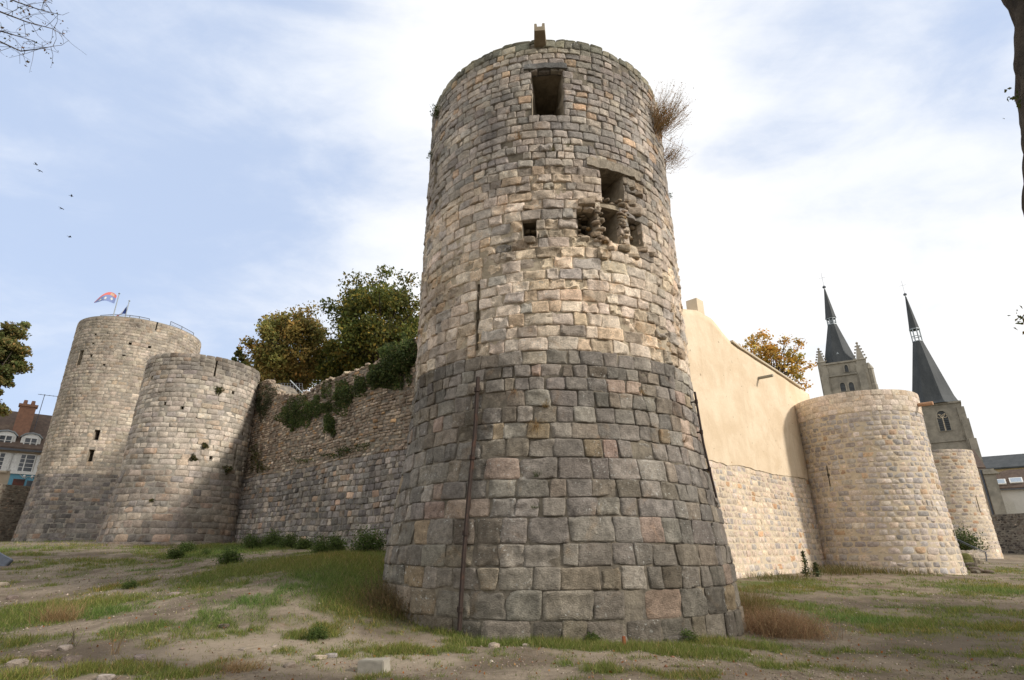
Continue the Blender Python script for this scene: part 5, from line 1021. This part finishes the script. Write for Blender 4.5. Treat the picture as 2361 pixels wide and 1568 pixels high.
# stairs between the restored towers
fst = Fr(2285, 1290, 60); se = empty('steps', fst.P(2293, 1308), 'crumbling stone steps with a thin iron handrail between the two restored towers', 'steps'); z4 = lambda x, y: ((3820+x/5.808)/1.7348, (2050+y/5.808)/1.7348)
stp = [(770, 1190), (660, 1120), (540, 1060), (420, 985), (270, 950), (140, 900), (20, 850), (-120, 790)]
for i in range(len(stp)-1):
    (la, za), (lb_, zb) = fst.L(*z4(*stp[i])), fst.L(*z4(*stp[i+1])); mb = MB(); mb.prism([fst.W(lb_-.1, -.5, za-.6), fst.W(la+.02*i, -.5, za-.6), fst.W(la+.02*i, -.5, za+.04), fst.W(lb_-.1, -.5, za+.05)], fst.f*1.6); mb.build('step', M['pale_cap'], se)
mb = MB(); hp_ = [fst.P(*z4(735, 1130)), fst.P(*z4(712, 925)), fst.P(*z4(400, 785)), fst.P(*z4(100, 645)), fst.P(*z4(-120, 540))]; mb.tube(hp_, .05, 6); mb.tube([hp_[1]-(0, 0, .12)]+[p_-(0, 0, .12) for p_ in hp_[2:]], .02, 5); mb.build('handrail', M['iron'], se)
bkm = MB(); lq = [fst.L(*z4(*q_)) for q_ in ((-200, 1150), (700, 1230), (560, 1090), (-200, 1000))]; 
P, Q, C = rocks([fst.W(l_, -.75, z_-.3) for l_, z_ in [(fst.L(*z4(x, y))) for x, y in ((300, 1150), (440, 1190), (180, 1090), (560, 1215), (60, 1040), (300, 1230), (120, 1180))]], [.6, .5, .62, .4, .7, .6, .7], rng, [(1, (.10, .105, .035))], .6, 3); o = mesh('earth_bank', P, Q, M['rubble'], None, C, True); tag(o, None, None, None, 'structure')
for x, y, s_, lab in ((370, 1250, .34, 'dark fallen masonry lump at the right foot of the restored tower'), (490, 1395, .26, 'low broken stone in front of the steps'), (640, 1380, .24, 'brown broken stone right of the low one near the steps'), (800, 1395, .22, 'last broken stone of the row in front of the steps'), (440, 1330, .30, 'grey rubble lump under the steps')):
    p = at_ground(*z4(x, y+20)); P, Q, C = rocks([p+(0, 0, s_*.3)], [s_], rng, [(1, (.16, .145, .12)), (1, (.22, .19, .15))], .6, 3); o = mesh('stone', P, Q, M['rubble'], None, C, True); tag(o, lab, 'stone', 'fallen stones near the steps')
def bush(label, ctr, r, n, size, pal, seed, name='bush', flat=.9):
    rng = np.random.default_rng(seed); k = max(6, n//120); cc = rng.normal(size=(k, 3)); cc /= np.linalg.norm(cc, axis=1)[:, None]; cc = cc*(rng.random((k, 1))**.5)*np.array([r, r, r*flat])*.7; cc[:, 2] = np.abs(cc[:, 2])+.15*r
    L_ = (cc[:, None]+rng.normal(0, r*.22, (k, n//k, 3))).reshape(-1, 3); L_[:, 2] = np.abs(L_[:, 2]); e_ = empty(name, ctr, label, name.replace('_', ' ')); V, Fq, C = leaves(L_+np.array(ctr), size, rng, pal, .22, -.3); mesh('foliage', V, Fq, M['leaf'], e_, C); mb = MB()
    for c_ in cc[:12]: mb.tube([np.array(ctr), np.array(ctr)+c_*.5+rng.normal(0, r*.05, 3), np.array(ctr)+c_], [r*.03, r*.02, r*.008], 5, cap=False)
    mb.build('stems', M['bark'], e_)
p = fst.P(2226, 1262, 1.6); bush('dark leafy bush behind the handrail between the restored towers', p-(0, 0, .2), 1.7, 3200, .14, G_IVY, 31)
for i, (vx, vy, r_, lab) in enumerate([(405, 1288, .42, 'low broad-leaved green plant on the bare bank, left one'), (432, 1276, .5, 'upright thistle-like plant just right of the low broad-leaved one'), (473, 1280, .3, 'thin dark upright weed standing alone near the round tower'), (525, 1300, .55, 'bushy dark green weed on the bank in the middle of the left ground'),
   (735, 1276, .55, 'weed clump at the wall foot left of the corner tower'), (775, 1272, .6, 'taller weed clump at the wall foot near the corner tower'), (845, 1275, .8, 'tall weeds in the angle of wall and corner tower'), (625, 1262, .9, 'dense nettle patch at the foot of the old wall'), (580, 1266, .7, 'nettles at the foot of the wall near the round tower'), (665, 1264, .7, 'nettles right of the dense patch at the wall foot'), (700, 1266, .5, 'small nettles between the dense patch and the weed clumps'),
   (730, 1475, .22, 'rounded grass cushion in the foreground left of the corner tower'), (300, 1357, .28, 'low grass cushion on the bare slope'), (1010, 1432, .28, 'green nettle clump at the left foot of the corner tower'), (1590, 1482, .25, 'green weeds at the right front foot of the corner tower'), (1370, 1484, .18, 'small green weeds at the front foot of the corner tower')]):
    bush(lab, at_ground(vx, vy), r_, int(900+2200*r_), .04+.04*r_ if r_ > .3 else .03, [(3, (.075, .12, .03)), (2, (.105, .15, .04)), (1, (.05, .085, .024))], 400+i, 'weed', 1.0)
def dry(label, vx, vy, n, h, sx, pal, seed, name='dry_shrub', lean=.3, w=.004, leafn=0, extra=None):
    rng = np.random.default_rng(seed); p = at_ground(vx, vy); V, Fq, C = strands(p, n, h, rng, sx, lean, w, pal); b_ = V.reshape(-1, 6, 3); g_ = gz(b_[:, 0, 0], b_[:, 0, 1])-p[2]; b_ = b_+np.stack([0*g_, 0*g_, g_-.02], -1)[:, None]; V = b_.reshape(-1, 3); Fq = list(map(tuple, Fq))
    if leafn:
        ii = rng.integers(0, n, leafn); t_ = rng.random((leafn, 1)); L_, Lf, Lc = leaves(b_[ii, 0]*(1-t_)+b_[ii, 4]*t_+rng.normal(0, .03, (leafn, 3)), .035, rng, pal); Fq += list(map(tuple, Lf+len(V))); V = np.vstack([V, L_]); C = np.vstack([C, Lc])
    o = mesh(name, V, Fq, M['leaf'], None, C); tag(o, label, name.replace('_', ' '))
dry('large reddish-brown dry brush at the right foot of the corner tower', 1800, 1462, 3800, .66, .42, RUST_P, 1, lean=.62, w=.003, leafn=5000)
dry('tall olive and straw stalks against the right foot of the corner tower', 1738, 1440, 900, 1.05, .25, [(2, (.16, .14, .05)), (2, (.26, .19, .09)), (1, (.12, .13, .04))], 2, lean=.3, leafn=1500)
dry('brown withered brush at the left foot of the corner tower', 925, 1400, 1800, .62, .42, [(2, (.13, .10, .05)), (2, (.18, .13, .065)), (1, (.09, .10, .035))], 3, lean=.6, leafn=3500)
dry('withered brush closer to the front at the left foot of the corner tower', 985, 1425, 900, .4, .25, [(2, (.13, .10, .05)), (1, (.09, .10, .035))], 33, lean=.6, leafn=1500)
dry('pale straw tussock arching in the left foreground grass', 135, 1432, 420, .55, .18, STRAW, 4, 'straw_tussock', .75)
dry('trampled straw patch on the bottom edge left of the concrete block', 545, 1545, 620, .22, .17, STRAW, 5, 'straw_tussock', 1.4)
dry('single tall dry stalk in the left foreground', 262, 1510, 12, .55, .03, STRAW, 6, 'dry_stalk', .22)
dry('grey leafless stalk next to the straw tussock', 168, 1492, 16, .45, .05, [(1, (.10, .085, .06))], 7, 'dry_stalk', .35)
dry('dry weeds along the foot of the restored tower, left part', 1935, 1322, 700, .55, .9, [(2, (.17, .14, .06)), (2, (.11, .12, .04))], 8, 'dry_weeds', .25, .012)
dry('dry weeds along the foot of the restored tower, right part', 2060, 1322, 500, .4, .9, [(2, (.17, .14, .06)), (2, (.11, .12, .04))], 9, 'dry_weeds', .25, .012)
dry('low weeds at the foot of the plastered wall', 1790, 1335, 500, .35, .9, [(2, (.15, .13, .05)), (2, (.10, .12, .035))], 10, 'dry_weeds', .3, .010)
for i, (vx, vt, vb, lab) in enumerate(((1860, 1272, 1330, 'tallest spiky thistle stalk before the plastered wall'), (1885, 1298, 1330, 'shorter spiky stalk right of the tallest thistle'))):
    rng = np.random.default_rng(60+i); b_ = at_ground(vx, vb); h_ = at(vx, vt, math.hypot(b_[0], b_[1]))[2]-b_[2]; e_ = empty('thistle', b_, lab, 'thistle'); mb = MB(); mb.tube([b_, b_+(0.03, 0, h_)], [.03, .012], 5); mb.build('stalk', M['bark'], e_); t = rng.random(160)**.8; c_ = b_+np.column_stack([rng.normal(0, .12, 160)*(1-t*.8), rng.normal(0, .12, 160)*(1-t*.8), h_*t]); V, Fq, C = leaves(c_, .2, rng, [(2, (.07, .10, .05)), (1, (.12, .12, .05))], .2, -.4, .3); mesh('foliage', V, Fq, M['leaf'], e_, C)
# grass blades, gravel, fallen leaves
rng = np.random.default_rng(88)
def scatter(n, rmin, rmax, amax=47, power=1.):
    r = rmin*(rmax/rmin)**(rng.random(n)**power); q = rng.uniform(-amax, amax, n)*math.pi/180; return r*np.sin(q), r*np.cos(q), r
def inside(x, y):
    k = np.zeros(len(x), bool)
    for T in (MT, TM, TD, T3, T4): k |= np.hypot(x-T.c[0], y-T.c[1]) < T.Rz(np.array(.5))-.05
    for W_ in (WL, WR):
        t_ = (x-W_.p0[0])*W_.d[0]+(y-W_.p0[1])*W_.d[1]; k |= ((x-W_.p0[0])*W_.n[0]+(y-W_.p0[1])*W_.n[1] < .4) & (t_ > 0) & (t_ < W_.L)
    return k
x, y, r = scatter(1100000, 6.5, 60); gmk = grass_mask(x, y); k = (rng.random(len(x)) < np.clip(gmk*1.25-.08, 0, 1)**1.2+.012) & ~inside(x, y); x, y, r, gk = x[k], y[k], r[k], gmk[k]
if len(x) > 330000: sl_ = rng.choice(len(x), 330000, False); x, y, r, gk = x[sl_], y[sl_], r[sl_], gk[sl_]
n = len(x); z = gz(x, y); hgt = (.035+.075*gk*rng.random(n))*rng.uniform(.5, 1.4, n)*(1+r/45); wd = .0028+.00026*r; q = rng.uniform(0, 6.28, n); ln_ = rng.normal(0, .55, (n, 2))*hgt[:, None]
b0 = np.column_stack([x-np.cos(q)*wd, y-np.sin(q)*wd, z-.005]); b1 = np.column_stack([x+np.cos(q)*wd, y+np.sin(q)*wd, z-.005]); t_ = np.column_stack([x+ln_[:, 0], y+ln_[:, 1], z+hgt])
V = np.stack([b0, b1, t_], 1).reshape(-1, 3); C = pick([(4, (.145, .19, .042)), (3, (.19, .225, .06)), (2, (.10, .145, .035)), (1.4, (.30, .25, .11))], rng, n, .2); pt = fbm2(x*.35, y*.35, 2, 90); C[:, 0] *= 1+.25*pt
o = mesh('grass', V, np.arange(3*n).reshape(n, 3), M['leaf'], None, np.repeat(C, 3, 0)); tag(o, None, None, None, 'stuff')
x, y, r = scatter(30000, 6.5, 34); k = ~inside(x, y) & (rng.random(len(x)) < np.clip(.35+.9*fbm2(x*.5, y*.5, 3, 55), .04, 1)); x, y, r = x[k], y[k], r[k]; n = len(x); s_ = rng.uniform(.004, .013, n)*(1+.05*r)*np.where(rng.random(n) < .05, 2., 1)
oct_ = np.array([(1, 0, 0), (0, 1, 0), (-1, 0, 0), (0, -1, 0), (0, 0, .7), (0, 0, -.7)], float); of = np.array([(0, 1, 4), (1, 2, 4), (2, 3, 4), (3, 0, 4), (1, 0, 5), (2, 1, 5), (3, 2, 5), (0, 3, 5)])
V = oct_[None]*(s_[:, None, None])*rng.uniform(.6, 1.4, (n, 6, 1)); q = rng.uniform(0, 6.28, n); cq, sq = np.cos(q)[:, None], np.sin(q)[:, None]; V = np.stack([V[..., 0]*cq-V[..., 1]*sq, V[..., 0]*sq+V[..., 1]*cq, V[..., 2]], -1)+np.column_stack([x, y, gz(x, y)+s_*.2])[:, None]
o = mesh('gravel', V.reshape(-1, 3), (of[None]+np.arange(n)[:, None, None]*6).reshape(-1, 3), M['rubble'], None, np.repeat(pick([(4, (.30, .26, .21)), (3, (.40, .35, .29)), (2, (.20, .165, .13)), (1, (.50, .46, .40)), (.6, (.28, .15, .09))], rng, n, .15), 6, 0)); tag(o, None, None, None, 'stuff')
x, y, r = scatter(1500, 6.5, 40); k = ~inside(x, y); x, y = x[k], y[k]; V, Fq, C = leaves(np.column_stack([x, y, gz(x, y)+.015]), .05, rng, [(2, (.30, .11, .03)), (2, (.22, .12, .05)), (1, (.36, .2, .06))], .2); o = mesh('fallen_leaves', V, Fq, M['leaf'], None, C); tag(o, None, None, None, 'stuff')
x, y, r = scatter(9000, 6.5, 22); k = ~inside(x, y) & (fbm2(x*.6, y*.6, 3, 44) > .1); x, y = x[k], y[k]; n = len(x); d = rng.normal(0, 1, (n, 3)); d[:, 2] *= .12; d /= np.linalg.norm(d, axis=1)[:, None]; c_ = np.column_stack([x, y, gz(x, y)+.012]); ln_ = rng.uniform(.04, .14, n)[:, None]; sd_ = np.column_stack([-d[:, 1], d[:, 0], 0*x])*.0022
V = np.stack([c_-d*ln_-sd_, c_-d*ln_+sd_, c_+d*ln_+sd_, c_+d*ln_-sd_], 1).reshape(-1, 3); o = mesh('dead_straw', V, np.arange(4*n).reshape(n, 4), M['leaf'], None, np.repeat(pick(STRAW, rng, n, .2), 4, 0)); tag(o, None, None, None, 'stuff')
# birds
M['bird'] = flat_mat('dark_feathers', (.03, .03, .035), .8)
for i, (vx, vy, a_, fl_, lab) in enumerate([(83, 379, .3, .6, 'highest of the dark birds flying at the left'), (92, 394, -.4, .2, 'bird just below the highest one'), (165, 452, .6, .5, 'rightmost bird of the middle pair'), (142, 481, -.2, .35, 'lower left bird of the middle pair'), (161, 546, .9, .1, 'lowest bird, alone above the white cloud band')]):
    c_ = at(vx, vy, 95); mb = MB(); d = np.array([math.cos(a_), math.sin(a_), 0]); s_ = np.array([-d[1], d[0], 0]); up_ = np.array([0, 0, 1.]); mb.tube([c_-d*.22, c_-d*.1, c_+d*.05, c_+d*.16, c_+d*.22], [.02, .055, .06, .035, .01], 8)
    for sg_ in (-1, 1):
        w1 = c_+s_*sg_*.22+up_*(.16*fl_); w2 = c_+s_*sg_*.45+up_*(.1*fl_)-d*.1; mb.prism([c_+d*.08, w1+d*.1, w2, w1-d*.07, c_-d*.08], up_*.012)
    mb.prism([c_-d*.2+s_*.02, c_-d*.34+s_*.06, c_-d*.34-s_*.06, c_-d*.2-s_*.02], up_*.01); o = mb.build('bird', M['bird'], None); tag(o, lab, 'bird', 'birds flying at the left')

# trees standing right of the picture, whose crowns shade the right foreground
protos = []
for i, (h_, w_) in enumerate(((11.5, 3.1), (10.5, 2.8))):
    rng = np.random.default_rng(500+i); e_ = empty('tree', (0, 0, -.2), 'leafy tree standing out of view on the right', 'tree', 'row of trees out of view on the right'); mb = MB(); b_ = np.array([0, 0, -.4]); f_ = np.array([0, 0, h_*.5]); mb.tube([b_, f_], [.28, .18], 8); d = rng.normal(size=(70, 3)); d /= np.linalg.norm(d, axis=1)[:, None]; cc = d*(rng.random((70, 1))**.4)*np.array([w_, w_, h_*.36])+np.array([0, 0, h_*.62])
    for k in range(0, 70, 3): mb.tube([f_, (f_+cc[k])/2+(0, 0, .3), cc[k]], [.09, .05, .015], 5)
    mb.build('trunk', M['bark'], e_); L_ = (cc[:, None]+rng.normal(0, .42, (70, 90, 3))).reshape(-1, 3); V, Fq, C = leaves(L_, .24, rng, G_YEL); mesh('crown', V, Fq, M['leaf'], e_, C); protos.append(e_)
for i, (tx, ty) in enumerate(((19., -1.2), (20.2, 2.2), (23.4, 5.0), (26.6, 8.2), (30., 11.4), (33.5, 14.8), (24., -1.5), (29., 3.), (22., -4.5))):
    p_ = protos[i % 2]
    if i < 2: c_ = p_
    else:
        c_ = p_.copy(); COL.objects.link(c_)
        for ch in p_.children: q_ = ch.copy(); COL.objects.link(q_); q_.parent = c_
    c_.location = (tx, ty, -.2); c_.rotation_euler = (0, 0, i*1.3)
